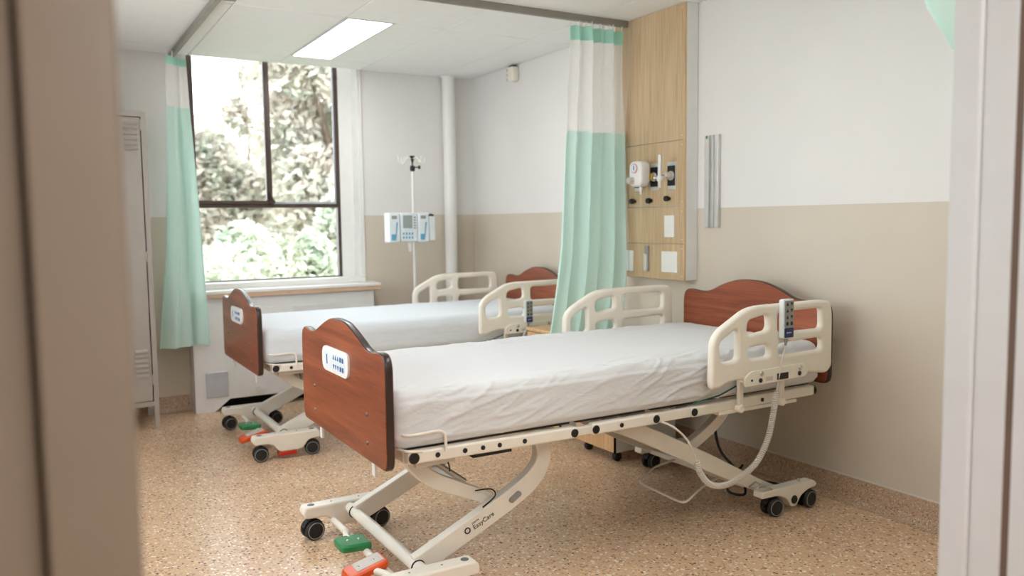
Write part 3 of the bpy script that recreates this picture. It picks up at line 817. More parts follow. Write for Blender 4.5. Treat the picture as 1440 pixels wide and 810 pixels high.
    # --- lifting arms and struts (half-scissor at each end)
    for s in (-1, 1):
        y = s * 0.315
        path = [(0.165, 0.118), (0.32, 0.187), (0.486, 0.263), (0.585, 0.312), (0.650, 0.352), (0.692, 0.398), (0.708, 0.448), (0.698, 0.498), (0.668, 0.532 + L)]
        path = [(p.x, p.y) for p in catmull([(a, b, 0) for a, b in path], 4)]
        wd = [0.078 - 0.026 * max(0, (i / (len(path) - 1) - 0.45) / 0.55) for i in range(len(path))]
        arm = MB().bar(path, 0.042, 0.07, y, wd).build('lift_arm', S, bed, 0.004)
        if s < 0:
            d = Vector((0.32, 0.0, 0.15)).normalized(); nz_ = Vector((-d.z, 0, d.x))
            def onarm(a, b, oy=-0.0222):   # a along arm, b across, from the lower pivot
                p = Vector((0.165, y, 0.118)) + d * a + nz_ * b
                return Vector((p.x, y + oy, p.z))
            def tm(a, b):
                p = onarm(a, b); mm = Matrix.Identity(4)
                for i in range(3):
                    mm[i][0] = d[i]; mm[i][1] = nz_[i]; mm[i][2] = (0, -1, 0)[i]; mm[i][3] = p[i]
                return mm
            MB().tube([onarm(0.222 + 0.0105 * math.cos(2 * PI * k / 16), 0.0105 * math.sin(2 * PI * k / 16)) for k in range(16)], 0.0026, 6, closed=True).build('logo_ring', 'black', arm)
            text('logo_text', 'EasyCare', 0.026, 'black', arm, tm(0.246, -0.014))
            text('logo_text', 'joerns', 0.013, 'black', arm, tm(0.248, 0.009))
            MB().tube([onarm(0.43, -0.006, -0.018), onarm(0.43, -0.006, -0.030)], 0.011, 12).tube([onarm(0.465, -0.002, -0.018), onarm(0.465, -0.002, -0.030)], 0.011, 12).bar([(onarm(0.43, -0.006).x, onarm(0.43, -0.006).z), (onarm(0.465, -0.002).x, onarm(0.465, -0.002).z)], 0.014, 0.022, y - 0.022).build('pivot_pin', 'grey', arm)
        sp = [(0.150, 0.545 + L), (0.165, 0.510 + L), (0.205, 0.455), (0.265, 0.405), (0.36, 0.358), (0.50, 0.292)]
        sp = [(p.x, p.y) for p in catmull([(a, b, 0) for a, b in sp], 4)]
        MB().bar(sp, 0.045, 0.06, s * 0.262, [0.045 + 0.014 * math.sin(PI * i / (len(sp) - 1)) for i in range(len(sp))]).build('lift_strut', S, bed, 0.004)
        # head end
        hp = [(1.07, 0.520 + L), (1.25, 0.435), (1.55, 0.285), (1.86, 0.128), (1.99, 0.075)]
        MB().bar(hp, 0.042, 0.07, s * 0.335, [0.066, 0.072, 0.074, 0.06, 0.045]).build('lift_arm', S, bed, 0.004)
        hs = [(p.x, p.y) for p in catmull([(a, b, 0) for a, b in [(1.745, 0.545 + L), (1.725, 0.500 + L), (1.665, 0.440), (1.575, 0.385), (1.45, 0.325)]], 4)]
        MB().bar(hs, 0.04, 0.05, s * 0.285).build('lift_strut', S, bed, 0.004)
        # head floor bracket and casters
        yc = s * 0.425
        prof = fillet([(1.795, 0.128, .008), (2.135, 0.128, .008), (2.155, 0.110, .01), (2.145, 0.096, .01), (2.10, 0.094, .03), (2.045, 0.070, .02), (2.018, 0.026, .02), (1.982, 0.026, .02), (1.955, 0.070, .02), (1.90, 0.096, .03), (1.79, 0.098, .01)], 0.012, 4)
        br = MB().prism(prof, 1, yc - 0.028, yc + 0.028).build('floor_bracket', S, bed, 0.004)
        MB().tube([(2.0, s * 0.4525, 0.060), (2.0, s * 0.456, 0.060), (2.0, s * 0.4575, 0.060)], [0.020, 0.020, 0.015], 18).build('round_cap', 'black', br)
        MB().tube([(1.86, yc - 0.02, 0.13), (1.80, yc - 0.02, 0.165), (1.76, yc - 0.02, 0.150), (1.76, yc + 0.02, 0.150), (1.80, yc + 0.02, 0.165), (1.86, yc + 0.02, 0.13)], 0.004, 8).build('wire_clip', 'chrome', br)
        MB().tube([(2.06, yc, 0.127), (2.06, yc, 0.146)], 0.007, 10).build('lock_bolt', 'chrome', br)
        caster(bed, 1.885, yc, 0.1 * s); caster(bed, 2.11, yc, 0.05)
    MB().cyl((2.0, -0.40, 0.075), (2.0, 0.40, 0.075), 0.02, 16).build('base_tube', S, bed)
    MB().cyl((0.50, -0.30, 0.272), (0.50, 0.30, 0.272), 0.016, 12).build('lift_axle', S, bed)
    MB().cyl((1.47, -0.32, 0.322), (1.47, 0.32, 0.322), 0.016, 12).build('lift_axle', S, bed)
    # actuators
    MB().tube([(0.13, -0.05, 0.535 + L), (0.34, -0.05, 0.42), (0.35, -0.05, 0.415), (0.50, -0.05, 0.30)], [0.022, 0.022, 0.012, 0.012], 12).build('actuator', 'chrome', bed)
    MB().tube([(1.80, 0.05, 0.535 + L), (1.63, 0.05, 0.42), (1.62, 0.05, 0.415), (1.47, 0.05, 0.335)], [0.022, 0.022, 0.012, 0.012], 12).build('actuator', 'grey', bed)
    MB().box(1.16, 1.50, -0.12, 0.12, 0.475 + L, 0.54 + L).build('control_box', 'grey', bed, 0.006)
    MB().box(0.12, 0.27, -0.44, -0.415, zr - 0.045, zr - 0.022).build('slotted_bracket', 'pad', bed, 0.002)
    # bent wire bar by the floor at the head end
    MB().tube([tuple(p) for p in fill3([(1.80, 0.135, 0.135), (1.63, 0.10, 0.13), (1.425, -0.03, 0.125), (1.425, -0.345, 0.115), (1.62, -0.245, 0.125), (1.80, -0.18, 0.13)], 0.05)], 0.0055, 8).build('wire_bar', S, bed)
    MB().box(1.795, 1.82, -0.33, 0.33, 0.118, 0.142).build('wire_bar_mount', S, bed, 0.003)
    # cables
    MB().tube([tuple(p) for p in catmull([(0.235, -0.43, 0.54 + L), (0.245, -0.44, 0.51 + L), (0.25, -0.435, 0.485 + L)], 4)], 0.003, 6).build('cable', 'black', bed)
    MB().tube([tuple(p) for p in catmull([(0.42, -0.30, 0.345), (0.47, -0.335, 0.352), (0.475, -0.355, 0.33), (0.43, -0.34, 0.29)], 5)], 0.003, 6).build('cable', 'black', bed)
    return bed

def fill3(pts, r, n=5):
    P = [Vector(p) for p in pts]; out = [P[0]]
    for i in range(1, len(P) - 1):
        da, db = P[i - 1] - P[i], P[i + 1] - P[i]
        d = min(r, da.length * .45, db.length * .45)
        a, b = P[i] + da.normalized() * d, P[i] + db.normalized() * d
        for k in range(n + 1):
            t = k / n; out.append(a * (1 - t) ** 2 + P[i] * 2 * t * (1 - t) + b * t * t)
    return out + [P[-1]]

B1 = Vector((0.97, 2.975, 0)); B2 = Vector((1.055, 5.135, 0))
LIFT2 = -0.030
bed1 = make_bed('cherry-boarded hospital bed in front, nearest the doorway', B1, 0.0, '')
bed2 = make_bed('cherry-boarded hospital bed behind, beside the window', B2, LIFT2, '')

# mattress with a fitted sheet: lofted rounded section with modelled creases
def make_mattress(label, base, lift, mat, seed, wr, nx, ns):
    x0, x1, hw, z0, z1 = 0.034, 2.150, 0.462, 0.590 + lift, 0.790 + lift
    loc = base + Vector((0, 0, z0)); 
    t = thing('mattress', label, 'mattress', loc, 'mattresses on the hospital beds')
    sec = []
    h = z1 - z0; r = 0.055
    per = fillet([(-hw, 0, 0.04), (hw, 0, 0.04), (hw, h, r), (-hw, h, r)], r, 8)
    # resample the outline evenly
    P = [Vector((a, b)) for a, b in per]; P.append(P[0])
    Ls = [0]
    for a, b in zip(P, P[1:]): Ls.append(Ls[-1] + (b - a).length)
    def at(s):
        s = s % Ls[-1]
        for i in range(len(P) - 1):
            if Ls[i + 1] >= s:
                k = (s - Ls[i]) / max(1e-9, Ls[i + 1] - Ls[i]); return P[i].lerp(P[i + 1], k)
    sec = [at(Ls[-1] * k / ns) for k in range(ns)]
    vs = []
    ex = 0.05
    for i in range(nx + 1):
        u = i / nx; x = x0 + (x1 - x0) * u
        e = 1.0
        d = min(x - x0, x1 - x)
        sh = 0.0
        if d < ex:
            sh = ex * (1 - math.sqrt(max(0, 1 - ((ex - d) / ex) ** 2)))
        for k, q in enumerate(sec):
            yy, zz = q.x, q.y
            f = 1 - sh / hw * 0.6; g = 1 - sh / (h / 2) * 0.55
            yy *= f; zz = h / 2 + (zz - h / 2) * g
            # gentle bulge of the side wall
            if abs(q.x) > hw - 0.002: yy *= 1.012
            # creases: long diagonal folds, strongest on the side faces and shoulders
            side = max(0.0, min(1.0, (abs(q.x) - hw * 0.55) / (hw * 0.4)))
            low = q.y < 0.01
            w = 0.0
            if not low:
                s1 = (q.y if abs(q.x) > hw - 0.03 else h + (hw - abs(q.x)))
                al = x + 0.30 * s1; pe = s1 - 0.30 * x + 0.035 * noise.noise(Vector((x * 4.0, s1 * 5.0, seed + 2.0)))
                n1 = noise.noise(Vector((al * 2.2, pe * 9.0, seed)))
                n2 = noise.noise(Vector((al * 3.2, pe * 24.0, seed + 3.1)))
                n3 = noise.noise(Vector((x * 3.0, yy * 3.0, seed + 7.7)))
                n4 = noise.noise(Vector((al * 6.0, pe * 52.0, seed + 9.1)))
                n5 = noise.noise(Vector((x * 1.7, s1 * 3.0, seed + 12.0)))
                rid = 1 - abs(n2) * 3.0; rid4 = 1 - abs(n4) * 3.0
                amp = 0.12 + 0.88 * side * max(0.0, min(1.0, 0.55 + 0.9 * n5)) * (0.3 + 0.7 * math.sin(PI * min(1, max(0, u * 1.05))))
                w = wr * (amp * (0.008 * n1 + 0.011 * max(0, rid) ** 2 + 0.0055 * max(0, rid4) ** 2) + 0.003 * n3)
            nrm = Vector((0, q.x / hw, (zz - h / 2) / (h / 2)))
            nn = Vector((0, nrm.y ** 5, nrm.z ** 3)); nn = nn.normalized() if nn.length > 1e-6 else nn
            vs.append((x, yy + nn.y * w, max(0.0, zz + nn.z * w)))
    fs = []
    for i in range(nx):
        for k in range(ns):
            k2 = (k + 1) % ns
            fs.append((i * ns + k, i * ns + k2, (i + 1) * ns + k2, (i + 1) * ns + k))
    # end faces as shrinking rings
    cap = []
    for end, i in ((0, 0), (1, nx)):
        ring = [vs[i * ns + k] for k in range(ns)]; prev = [i * ns + k for k in range(ns)]
        cx = ring[0][0]
        for st in (0.8, 0.5, 0.2):
            idx = []
            for k in range(ns):
                p = ring[k]; idx.append(len(vs)); vs.append((cx, p[1] * st, h / 2 + (p[2] - h / 2) * st))
            for k in range(ns):
                k2 = (k + 1) % ns; fs.append((prev[k], prev[k2], idx[k2], idx[k]))
            prev = idx
        fs.append(tuple(prev))
    me = bpy.data.meshes.new('sheet'); me.from_pydata(vs, [], fs); me.update()
    for p in me.polygons: p.use_smooth = True
    o = finish('sheet', me, mat, t, fix=True)
    return t
mt1 = make_mattress('white creased sheet over the mattress on the front bed', B1, 0.0, 'sheet', 1.3, 1.0, 300, 380)
mt2 = make_mattress('smooth white sheet over the mattress on the bed by the window', B2, LIFT2, 'sheet2', 5.9, 0.35, 120, 140)

# hand controls hung on the near assist rails
def handset(label, base, lift, x, ztop, tall, wide):
    y0 = -0.554
    t = thing('bed_remote', label, 'remote control', base + Vector((x, y0, ztop - tall + lift)), 'bed remotes')
    o = (x, y0, ztop - tall)
    body = plate('body', rrect(-wide / 2, wide / 2, 0, tall, 0.012, 4), [], 0.026, 0.005, 'ivwhite', t, lambda u, v, w: (u, -0.0145 + w, v))
    plate('keypad', rrect(-wide * 0.38, wide * 0.42, tall * 0.28, tall * 0.965, 0.006, 3), [], 0.003, 0.0008, 'grey', t, lambda u, v, w: (u, -0.0285 + w, v), 1)
    plate('blue_panel', rrect(-wide * 0.38, wide * 0.42, tall * 0.03, tall * 0.275, 0.004, 3), [], 0.003, 0.0008, 'blue', t, lambda u, v, w: (u, -0.0285 + w, v), 1)
    for r in range(4):
        for q in (-1, 1):
            cx, cz = q * wide * 0.19 + wide * 0.02, tall * (0.88 - r * 0.165)
            hh = tall * 0.042
            poly = [(-hh, -hh), (hh, -hh), (0, hh)] if q < 0 else [(-hh, hh), (hh, hh), (0, -hh)]
            if r == 3: poly = rrect(-hh * 0.9, hh * 0.9, -hh * 1.1, hh * 1.1, 0.003, 2)
            MB().prism([(cx + u, cz + v) for u, v in poly], 1, -0.0315, -0.0298).build('button', 'black', t)
    mm = Matrix.Translation((-wide * 0.20, -0.0302, tall * 0.14)) @ Matrix.Rotation(PI / 2, 4, 'X')
    text('brand_text', 'joerns', wide * 0.16, 'white', t, mm)
    MB().box(-wide * 0.2, wide * 0.2, -0.0015, 0.001, tall * 0.80, tall * 0.92).build('hanging_clip', 'ivwhite', t)
    strain = MB().tube([(0, -0.0145, 0.002), (-0.001, -0.0145, -0.012), (-0.003, -0.0145, -0.03)], [0.009, 0.007, 0.005], 10).build('strain_relief', 'grey', t)
    return t
T1 = handset('upright bed remote on the front bed rail, coiled cord hanging below', B1, 0.0, 1.797, 1.012, 0.170, 0.068)
T2 = handset('small bed remote on the rail of the bed by the window', B2, LIFT2, 1.735, 0.868, 0.150, 0.060)

def world_cord(pts_world, parent):
    loc = parent.location
    return [Vector(p) - loc for p in pts_world]
# straight lead, coil, lead back to the bed (front bed)
lead = catmull([(2.764, 2.4065, 0.812), (2.748, 2.412, 0.74), (2.735, 2.418, 0.66), (2.735, 2.425, 0.612)], 8)
MB().tube(world_cord(lead, T1), 0.0035, 8).build('cord', 'cord', T1)
path = catmull([(2.735, 2.425, 0.612), (2.722, 2.430, 0.52), (2.697, 2.435, 0.41), (2.640, 2.442, 0.315), (2.560, 2.45, 0.262), (2.46, 2.452, 0.238), (2.375, 2.452, 0.258), (2.318, 2.45, 0.315), (2.300, 2.45, 0.365)], 40)
seg = [0.0]
for a, b in zip(path, path[1:]): seg.append(seg[-1] + (b - a).length)
total = seg[-1]; turns = int(total / 0.0085); steps = turns * 9
hel = []; j = 0; prevn = Vector((0, 1, 0))
for i in range(steps + 1):
    s = total * i / steps
    while j < len(seg) - 2 and seg[j + 1] < s: j += 1
    k = (s - seg[j]) / max(1e-9, seg[j + 1] - seg[j]); p = path[j].lerp(path[j + 1], k)
    tn = (path[j + 1] - path[j]).normalized(); n1 = (prevn - tn * prevn.dot(tn)).normalized(); prevn = n1; n2 = tn.cross(n1)
    a = 2 * PI * turns * i / steps
    hel.append(p + (n1 * math.cos(a) + n2 * math.sin(a)) * 0.0105)
MB().tube(world_cord(hel, T1), 0.0034, 6).build('coiled_cord', 'cord', T1)
tail = catmull([(2.300, 2.45, 0.365), (2.285, 2.455, 0.41), (2.250, 2.465, 0.47), (2.195, 2.48, 0.520), (2.150, 2.50, 0.543)], 8)
MB().tube(world_cord(tail, T1), 0.0045, 8).build('cord', 'cord', T1)
lead2 = catmull([(B2.x + 1.732, B2.y - 0.5685, 0.66), (B2.x + 1.70, B2.y - 0.56, 0.60), (B2.x + 1.69, B2.y - 0.54, 0.50), (B2.x + 1.62, B2.y - 0.45, 0.47)], 8)
MB().tube(world_cord(lead2, T2), 0.005, 8).build('cord', 'cord', T2)

# black power cord on the floor behind the front bed
pc = catmull([(2.66, 2.72, 0.50), (2.64, 2.70, 0.42), (2.66, 2.68, 0.30), (2.76, 2.66, 0.18), (2.84, 2.70, 0.06), (2.90, 2.86, 0.012), (3.02, 2.98, 0.010), (3.16, 2.90, 0.010), (3.22, 2.72, 0.010), (3.18, 2.60, 0.010), (3.10, 2.64, 0.010), (3.04, 2.80, 0.010), (3.12, 3.02, 0.010), (3.24, 3.10, 0.03)], 8)
o = MB((2.66, 2.72, 0)).tube(pc, 0.0065, 8).build('power_cord', 'blackcord')
o.location = (2.66, 2.72, 0)
tag(o, 'black power cord looping on the floor under the head of the front bed', 'cord')

# ------------------------------------------------------------------ bedside cabinets
def cabinet(label, x0, y0):
    t = thing('bedside_cabinet', label, 'cabinet', (x0, y0, 0), 'bedside cabinets')
    W, D, H = 0.372, 0.45, 0.668
    MB().box(0.016, D, 0, W, 0.062, H - 0.022).build('body', 'white', t, 0.003)
    MB().box(-0.006, D + 0.004, -0.006, W + 0.006, H - 0.022, H).build('top', 'maple', t, 0.004)
    d = MB().box(0.0, 0.015, 0.003, W - 0.003, 0.064, 0.46).build('door', 'maple', t, 0.002)
    MB().box(0.0, 0.0155, 0.0, 0.003, 0.064, H - 0.03).build('edge_strip', 'edge', t)
    dr = MB().box(0.0, 0.015, 0.003, W - 0.003, 0.464, H - 0.026).build('drawer', 'maple', t, 0.002)
    for par, z in ((d, 0.40), (dr, 0.56)):
        MB().tube([(0.0, W / 2 - 0.05, z), (-0.02, W / 2 - 0.05, z), (-0.02, W / 2 + 0.05, z), (0.0, W / 2 + 0.05, z)], 0.004, 8).build('handle', 'chrome', par)
    for cx, cy in ((0.06, 0.05), (0.06, W - 0.05), (D - 0.05, 0.05), (D - 0.05, W - 0.05)):
        MB().tube([(cx, cy - 0.014, 0.026), (cx, cy - 0.012, 0.026), (cx, cy + 0.012, 0.026), (cx, cy + 0.014, 0.026)], [0.020, 0.026, 0.026, 0.020], 16).cyl((cx, cy, 0.04), (cx, cy, 0.063), 0.008, 8).build('caster', 'black', t)
    return t
cabinet('maple-fronted bedside cabinet on casters behind the front bed', 2.722, 3.558)
cabinet('maple bedside cabinet beside the window bed, half behind the curtain', 2.752, 4.150)

# ------------------------------------------------------------------ headwall service panel
hx, hy0, hy1 = 3.216, 3.540, 4.180
ho = (hx, hy0, 1.0)
hw_ = thing('headwall_panel', 'tall oak-faced medical service panel with white sides on the right wall', 'wall panel', ho)
MB(ho).box(hx + 0.012, XR - 0.001, hy0, hy1, 1.004, 2.572).build('box', 'trimwhite', hw_, 0.002)
MB(ho).box(hx, hx + 0.012, hy0, hy0 + 0.004, 1.004, 2.572).build('edge_strip', 'maple', hw_)
for z0, z1 in ((1.004, 1.213), (1.216, 1.430), (1.433, 1.807), (1.810, 2.572)):
    b = MB(ho).box(hx, hx + 0.0118, hy0 + 0.005, hy1, z0, z1).build('face_board', 'oak', hw_, 0.0015, 1)
    for yy in (hy0 + 0.022,):
        for zz in (z0 + 0.025, z1 - 0.025):
            MB(ho).cyl((hx + 0.001, yy, zz), (hx - 0.001, yy, zz), 0.004, 8).build('screw', 'alu', b)
for (a, b_, c, d) in ((3.621, 3.708, 1.252, 1.381), (3.595, 3.732, 1.046, 1.170), (3.999, 4.07, 1.039, 1.167)):
    pl = plate('white_plate', rrect(a, b_, c, d, 0.004, 2), [], 0.008, 0.002, 'white', hw_, lambda u, v, w: (-0.003 + w, u - hy0, v - 1.0), 1)
hold = MB(ho).box(hx - 0.012, hx, 3.848, 3.882, 1.045, 1.20).build('card_holder', 'grey', hw_, 0.003)
MB(ho).box(hx - 0.022, hx - 0.012, 3.852, 3.878, 1.045, 1.15).build('holder_pocket', 'alu', hold, 0.002)
for yc in (3.645, 3.797, 3.945):
    MB(ho).box(hx - 0.006, hx, yc - 0.036, yc + 0.036, 1.530, 1.690).build('outlet_frame', 'alu', hw_, 0.002)
    of = MB(ho).box(hx - 0.009, hx - 0.006, yc - 0.033, yc + 0.033, 1.552, 1.668).build('gas_outlet', 'black', hw_, 0.002)
    MB(ho).tube([(hx - 0.009, yc, 1.61), (hx - 0.016, yc, 1.61), (hx - 0.018, yc, 1.61)], [0.027, 0.027, 0.02], 20).build('outlet_ring', 'alu', of)
for yc, z in ((3.668, 1.478), (3.83, 1.470), (3.985, 1.470)):
    MB(ho).tube([(hx, yc, z), (hx - 0.014, yc, z), (hx - 0.016, yc, z), (hx - 0.034, yc, z)], [0.010, 0.010, 0.017, 0.016], 14).build('hook_knob', 'black', hw_)
# gas fittings plugged into the outlets
vo = (hx - 0.018, 3.945, 1.61)
vr = thing('vacuum_regulator', 'white suction regulator with round gauge on the oak service panel', 'regulator', vo)
plate('body', rrect(3.780, 3.895, 1.552, 1.704, 0.045, 6), [], 0.075, 0.016, 'white', vr, lambda u, v, w: (hx - 0.085 + w - vo[0], u - vo[1], v - vo[2]))
MB(vo).tube([(hx - 0.018, 3.945, 1.61), (hx - 0.040, 3.94, 1.61), (hx - 0.070, 3.88, 1.61)], [0.02, 0.017, 0.015], 14).build('plug', 'chrome', vr)
MB(vo).tube([(hx - 0.122, 3.838, 1.660), (hx - 0.127, 3.838, 1.660)], 0.028, 20).build('gauge_rim', 'pink', vr)
MB(vo).tube([(hx - 0.127, 3.838, 1.660), (hx - 0.1285, 3.838, 1.660)], 0.024, 20).build('gauge_face', 'ivwhite', vr)
MB(vo).box(hx - 0.1300, hx - 0.1286, 3.835, 3.841, 1.650, 1.676).build('gauge_needle', 'midblue', vr)
MB(vo).tube([(hx - 0.122, 3.860, 1.590), (hx - 0.150, 3.860, 1.590), (hx - 0.154, 3.860, 1.590)], [0.022, 0.020, 0.016], 18).build('dial', 'pad', vr)
MB(vo).tube([(hx - 0.085, 3.825, 1.556), (hx - 0.085, 3.825, 1.535), (hx - 0.085, 3.825, 1.508)], [0.010, 0.010, 0.006], 10).build('hose_barb', 'white', vr)
MB(vo).tube([(hx - 0.085, 3.84, 1.70), (hx - 0.085, 3.84, 1.712)], 0.004, 8).build('top_pin', 'grey', vr)
MB(vo).tube([(hx - 0.085, 3.893, 1.62), (hx - 0.085, 3.908, 1.62), (hx - 0.085, 3.910, 1.62), (hx - 0.085, 3.926, 1.62)], [0.007, 0.007, 0.013, 0.012], 12).build('side_valve', 'chrome', vr)
ao = (hx - 0.018, 3.797, 1.61)
ad = thing('outlet_adapter', 'short yellow adapter plugged into the middle gas outlet', 'adapter', ao)
MB(ao).tube([(hx - 0.018, 3.797, 1.61), (hx - 0.028, 3.797, 1.61)], 0.014, 16).build('collar', 'chrome', ad)
MB(ao).tube([(hx - 0.028, 3.797, 1.61), (hx - 0.030, 3.797, 1.61), (hx - 0.044, 3.797, 1.61), (hx - 0.046, 3.797, 1.61)], [0.016, 0.021, 0.021, 0.015], 16).build('grip_ring', 'yellow', ad)
fo = (hx - 0.018, 3.640, 1.61)
fm = thing('flowmeter', 'clear upright flowmeter plugged into the right-hand gas outlet', 'flowmeter', fo)
MB(fo).tube([(hx - 0.018, 3.643, 1.61), (hx - 0.030, 3.643, 1.61)], 0.021, 16).build('collar', 'pad', fm)
MB(fo).tube([(hx - 0.030, 3.643, 1.61), (hx - 0.056, 3.641, 1.611), (hx - 0.058, 3.641, 1.611), (hx - 0.068, 3.641, 1.611)], [0.015, 0.015, 0.019, 0.016], 14).build('nut', 'white', fm)
MB(fo).tube([(hx - 0.068, 3.641, 1.611), (hx - 0.095, 3.638, 1.612)], 0.006, 10).build('stem', 'chrome', fm)
MB(fo).tube([(hx - 0.10, 3.637, 1.590), (hx - 0.10, 3.637, 1.60), (hx - 0.10, 3.637, 1.718), (hx - 0.10, 3.637, 1.727)], [0.012, 0.0125, 0.011, 0.008], 14).build('gauge_tube', 'clear', fm)
MB(fo).tube([(hx - 0.10, 3.637, 1.605), (hx - 0.10, 3.637, 1.580), (hx - 0.10, 3.637, 1.572), (hx - 0.10, 3.637, 1.540)], [0.018, 0.018, 0.008, 0.006], 14).build('hose_nipple', 'white', fm)
MB(fo).tube([(hx - 0.10, 3.645, 1.595), (hx - 0.10, 3.668, 1.596), (hx - 0.10, 3.669, 1.596), (hx - 0.10, 3.684, 1.596)], [0.005, 0.005, 0.011, 0.010], 12).build('needle_valve', 'chrome', fm)

# aluminium accessory rail on the wall
ao = (XR, 3.41, 1.31)
ar = thing('wall_rail', 'short vertical aluminium accessory rail on the right wall', 'rail', ao)
MB(ao).box(XR - 0.008, XR - 0.0005, 3.357, 3.460, 1.308, 1.825).build('back_plate', 'alu', ar, 0.002)
for a, b, d in ((3.357, 3.378, 0.022), (3.401, 3.410, 0.016), (3.428, 3.460, 0.026)):
    MB(ao).box(XR - d, XR - 0.008, a, b, 1.308, 1.825).build('rail_rib', 'alu', ar, 0.003)
MB(ao).box(XR - 0.0265, XR - 0.026, 3.436, 3.450, 1.806, 1.822).build('sticker', 'green', ar)

# small detector on the far part of the right wall
so = (XR, 5.58, 2.44)
sd = thing('motion_detector', 'small cream detector high on the wall near the far corner', 'detector', so)
plate('housing', rrect(5.525, 5.61, 2.440, 2.555, 0.02, 4), [], 0.06, 0.012, 'plastic', sd, lambda u, v, w: (XR - 0.031 + w - so[0], u - so[1], v - so[2]))
MB(so).box(XR - 0.05, XR - 0.012, 5.535, 5.60, 2.5555, 2.562).build('top_cap', 'black', sd)
for k in range(3):
    MB(so).box(XR - 0.055, XR - 0.002, 5.611, 5.625, 2.450 + k * 0.036, 2.474 + k * 0.036).build('lens', 'grey', sd, 0.003)

# white riser pipe in the corner
po = (3.06, 6.255, 0)
pp = thing('riser_pipe', 'white floor-to-ceiling pipe in the far corner', 'pipe', po)
MB(po).cyl((3.06, 6.255, 0), (3.06, 6.255, 2.570), 0.052, 28).build('pipe', 'trimwhite', pp)
MB(po).tube([(3.06, 6.255, 2.555), (3.06, 6.255, 2.571)], [0.060, 0.060], 28).build('ceiling_collar', 'trimwhite', pp)

# ------------------------------------------------------------------ drip stand with pump
ix, iy = 2.578, 5.93
io = (ix, iy, 0)
iv = thing('drip_stand', 'white drip stand with hooks, standing behind the window bed', 'drip stand', io)
MB(io).cyl((ix, iy, 0.07), (ix, iy, 0.80), 0.0185, 16).build('lower_pole', 'white', iv)
MB(io).cyl((ix, iy, 0.80), (ix, iy, 1.79), 0.0105, 14).build('upper_pole', 'white', iv)
for k in range(5):
    a = 2 * PI * k / 5 + 0.3
    e = (ix + 0.24 * math.cos(a), iy + 0.24 * math.sin(a), 0.07)
    lg = MB(io).tube([(ix, iy, 0.09), (ix + 0.1 * math.cos(a), iy + 0.1 * math.sin(a), 0.085), e], 0.012, 8).build('leg', 'white', iv)
    MB(io).tube([(e[0] - 0.01 * math.sin(a), e[1] + 0.01 * math.cos(a), 0.03), (e[0] + 0.01 * math.sin(a), e[1] - 0.01 * math.cos(a), 0.03)], 0.03, 14).cyl((e[0], e[1], 0.03), e, 0.006, 8).build('caster', 'black', lg)
MB(io).tube([(ix, iy, 1.755), (ix, iy, 1.765), (ix, iy, 1.795), (ix, iy, 1.80)], [0.012, 0.02, 0.02, 0.012], 14).tube([(ix, iy, 1.785), (ix + 0.04, iy - 0.015, 1.787), (ix + 0.042, iy - 0.0155, 1.787), (ix + 0.058, iy - 0.02, 1.787)], [0.005, 0.005, 0.015, 0.013], 12).build('clamp_knob', 'black', iv)
MB(io).tube([(ix, iy, 1.80), (ix, iy, 1.82), (ix, iy, 1.835), (ix, iy, 1.875)], [0.006, 0.006, 0.010, 0.022], 12).build('hook_hub', 'black', iv)
for a in (0.25, 1.9, 3.3, 4.9):
    pts = [(0.0, 1.85), (0.05, 1.862), (0.085, 1.845), (0.105, 1.822), (0.122, 1.835), (0.128, 1.868)]
    MB(io).tube([(ix + r * math.cos(a), iy + r * math.sin(a), z) for r, z in [(p.x, p.y) for p in catmull([(u, v, 0) for u, v in pts], 4)]], 0.0045, 8).build('hook', 'white', iv)
pm = thing('infusion_pump', 'white and blue two-channel infusion pump clamped to the drip stand', 'infusion pump', (ix - 0.08, iy - 0.10, 1.205))
q0 = (ix - 0.08, iy - 0.10, 1.205)
yy = iy - 0.10
MB(q0).box(2.405, 2.545, yy - 0.05, yy + 0.06, 1.212, 1.432).build('main_unit', 'ivwhite', pm, 0.008)
plate('screen', rrect(2.425, 2.50, 1.315, 1.412, 0.003, 2), [], 0.004, 0.001, 'lcd', pm, lambda u, v, w: (u - q0[0], -0.052 + w, v - q0[2]), 1)
for r in range(2):
    for c in range(4):
        MB(q0).box(2.422 + c * 0.024, 2.434 + c * 0.024, yy - 0.053, yy - 0.0495, 1.235 + r * 0.03, 1.252 + r * 0.03).build('key', 'lightblue', pm)
for k in range(5):
    MB(q0).box(2.513, 2.530, yy - 0.053, yy - 0.0495, 1.31 + k * 0.02, 1.322 + k * 0.02).build('key', 'grey', pm)
for nm, a, b in (('left_channel', 2.312, 2.400), ('right_channel', 2.550, 2.640)):
    ch = MB(q0).box(a, b, yy - 0.055, yy + 0.05, 1.208, 1.432).build('pump_channel', 'ivwhite', pm, 0.008)
    MB(q0).box(a + 0.020, a + 0.062, yy - 0.058, yy - 0.0545, 1.385, 1.410).build('display', 'grey', ch)
    MB(q0).add([(x, y, z) for y in (yy - 0.059, yy - 0.0545) for x, z in ((a + 0.016, 1.225), (a + 0.050, 1.225), (a + 0.068, 1.36), (a + 0.058, 1.36), (a + 0.050, 1.27), (a + 0.016, 1.27))],
               [(0, 1, 2, 3, 4, 5), (6, 11, 10, 9, 8, 7)] + [(i, (i + 1) % 6, (i + 1) % 6 + 6, i + 6) for i in range(6)]).build('blue_stripe', 'lightblue', ch)
MB(q0).box(2.642, 2.700, yy - 0.04, yy + 0.05, 1.212, 1.405).build('side_module', 'ivwhite', pm, 0.01)
MB(q0).tube([(2.655, yy - 0.01, 1.405), (2.668, yy - 0.02, 1.418), (2.69, yy - 0.03, 1.408)], 0.009, 8).build('release_lever', 'black', pm)
MB(q0).box(2.535, 2.62, yy + 0.06, yy + 0.118, 1.29, 1.35).build('pole_clamp', 'grey', pm, 0.004)
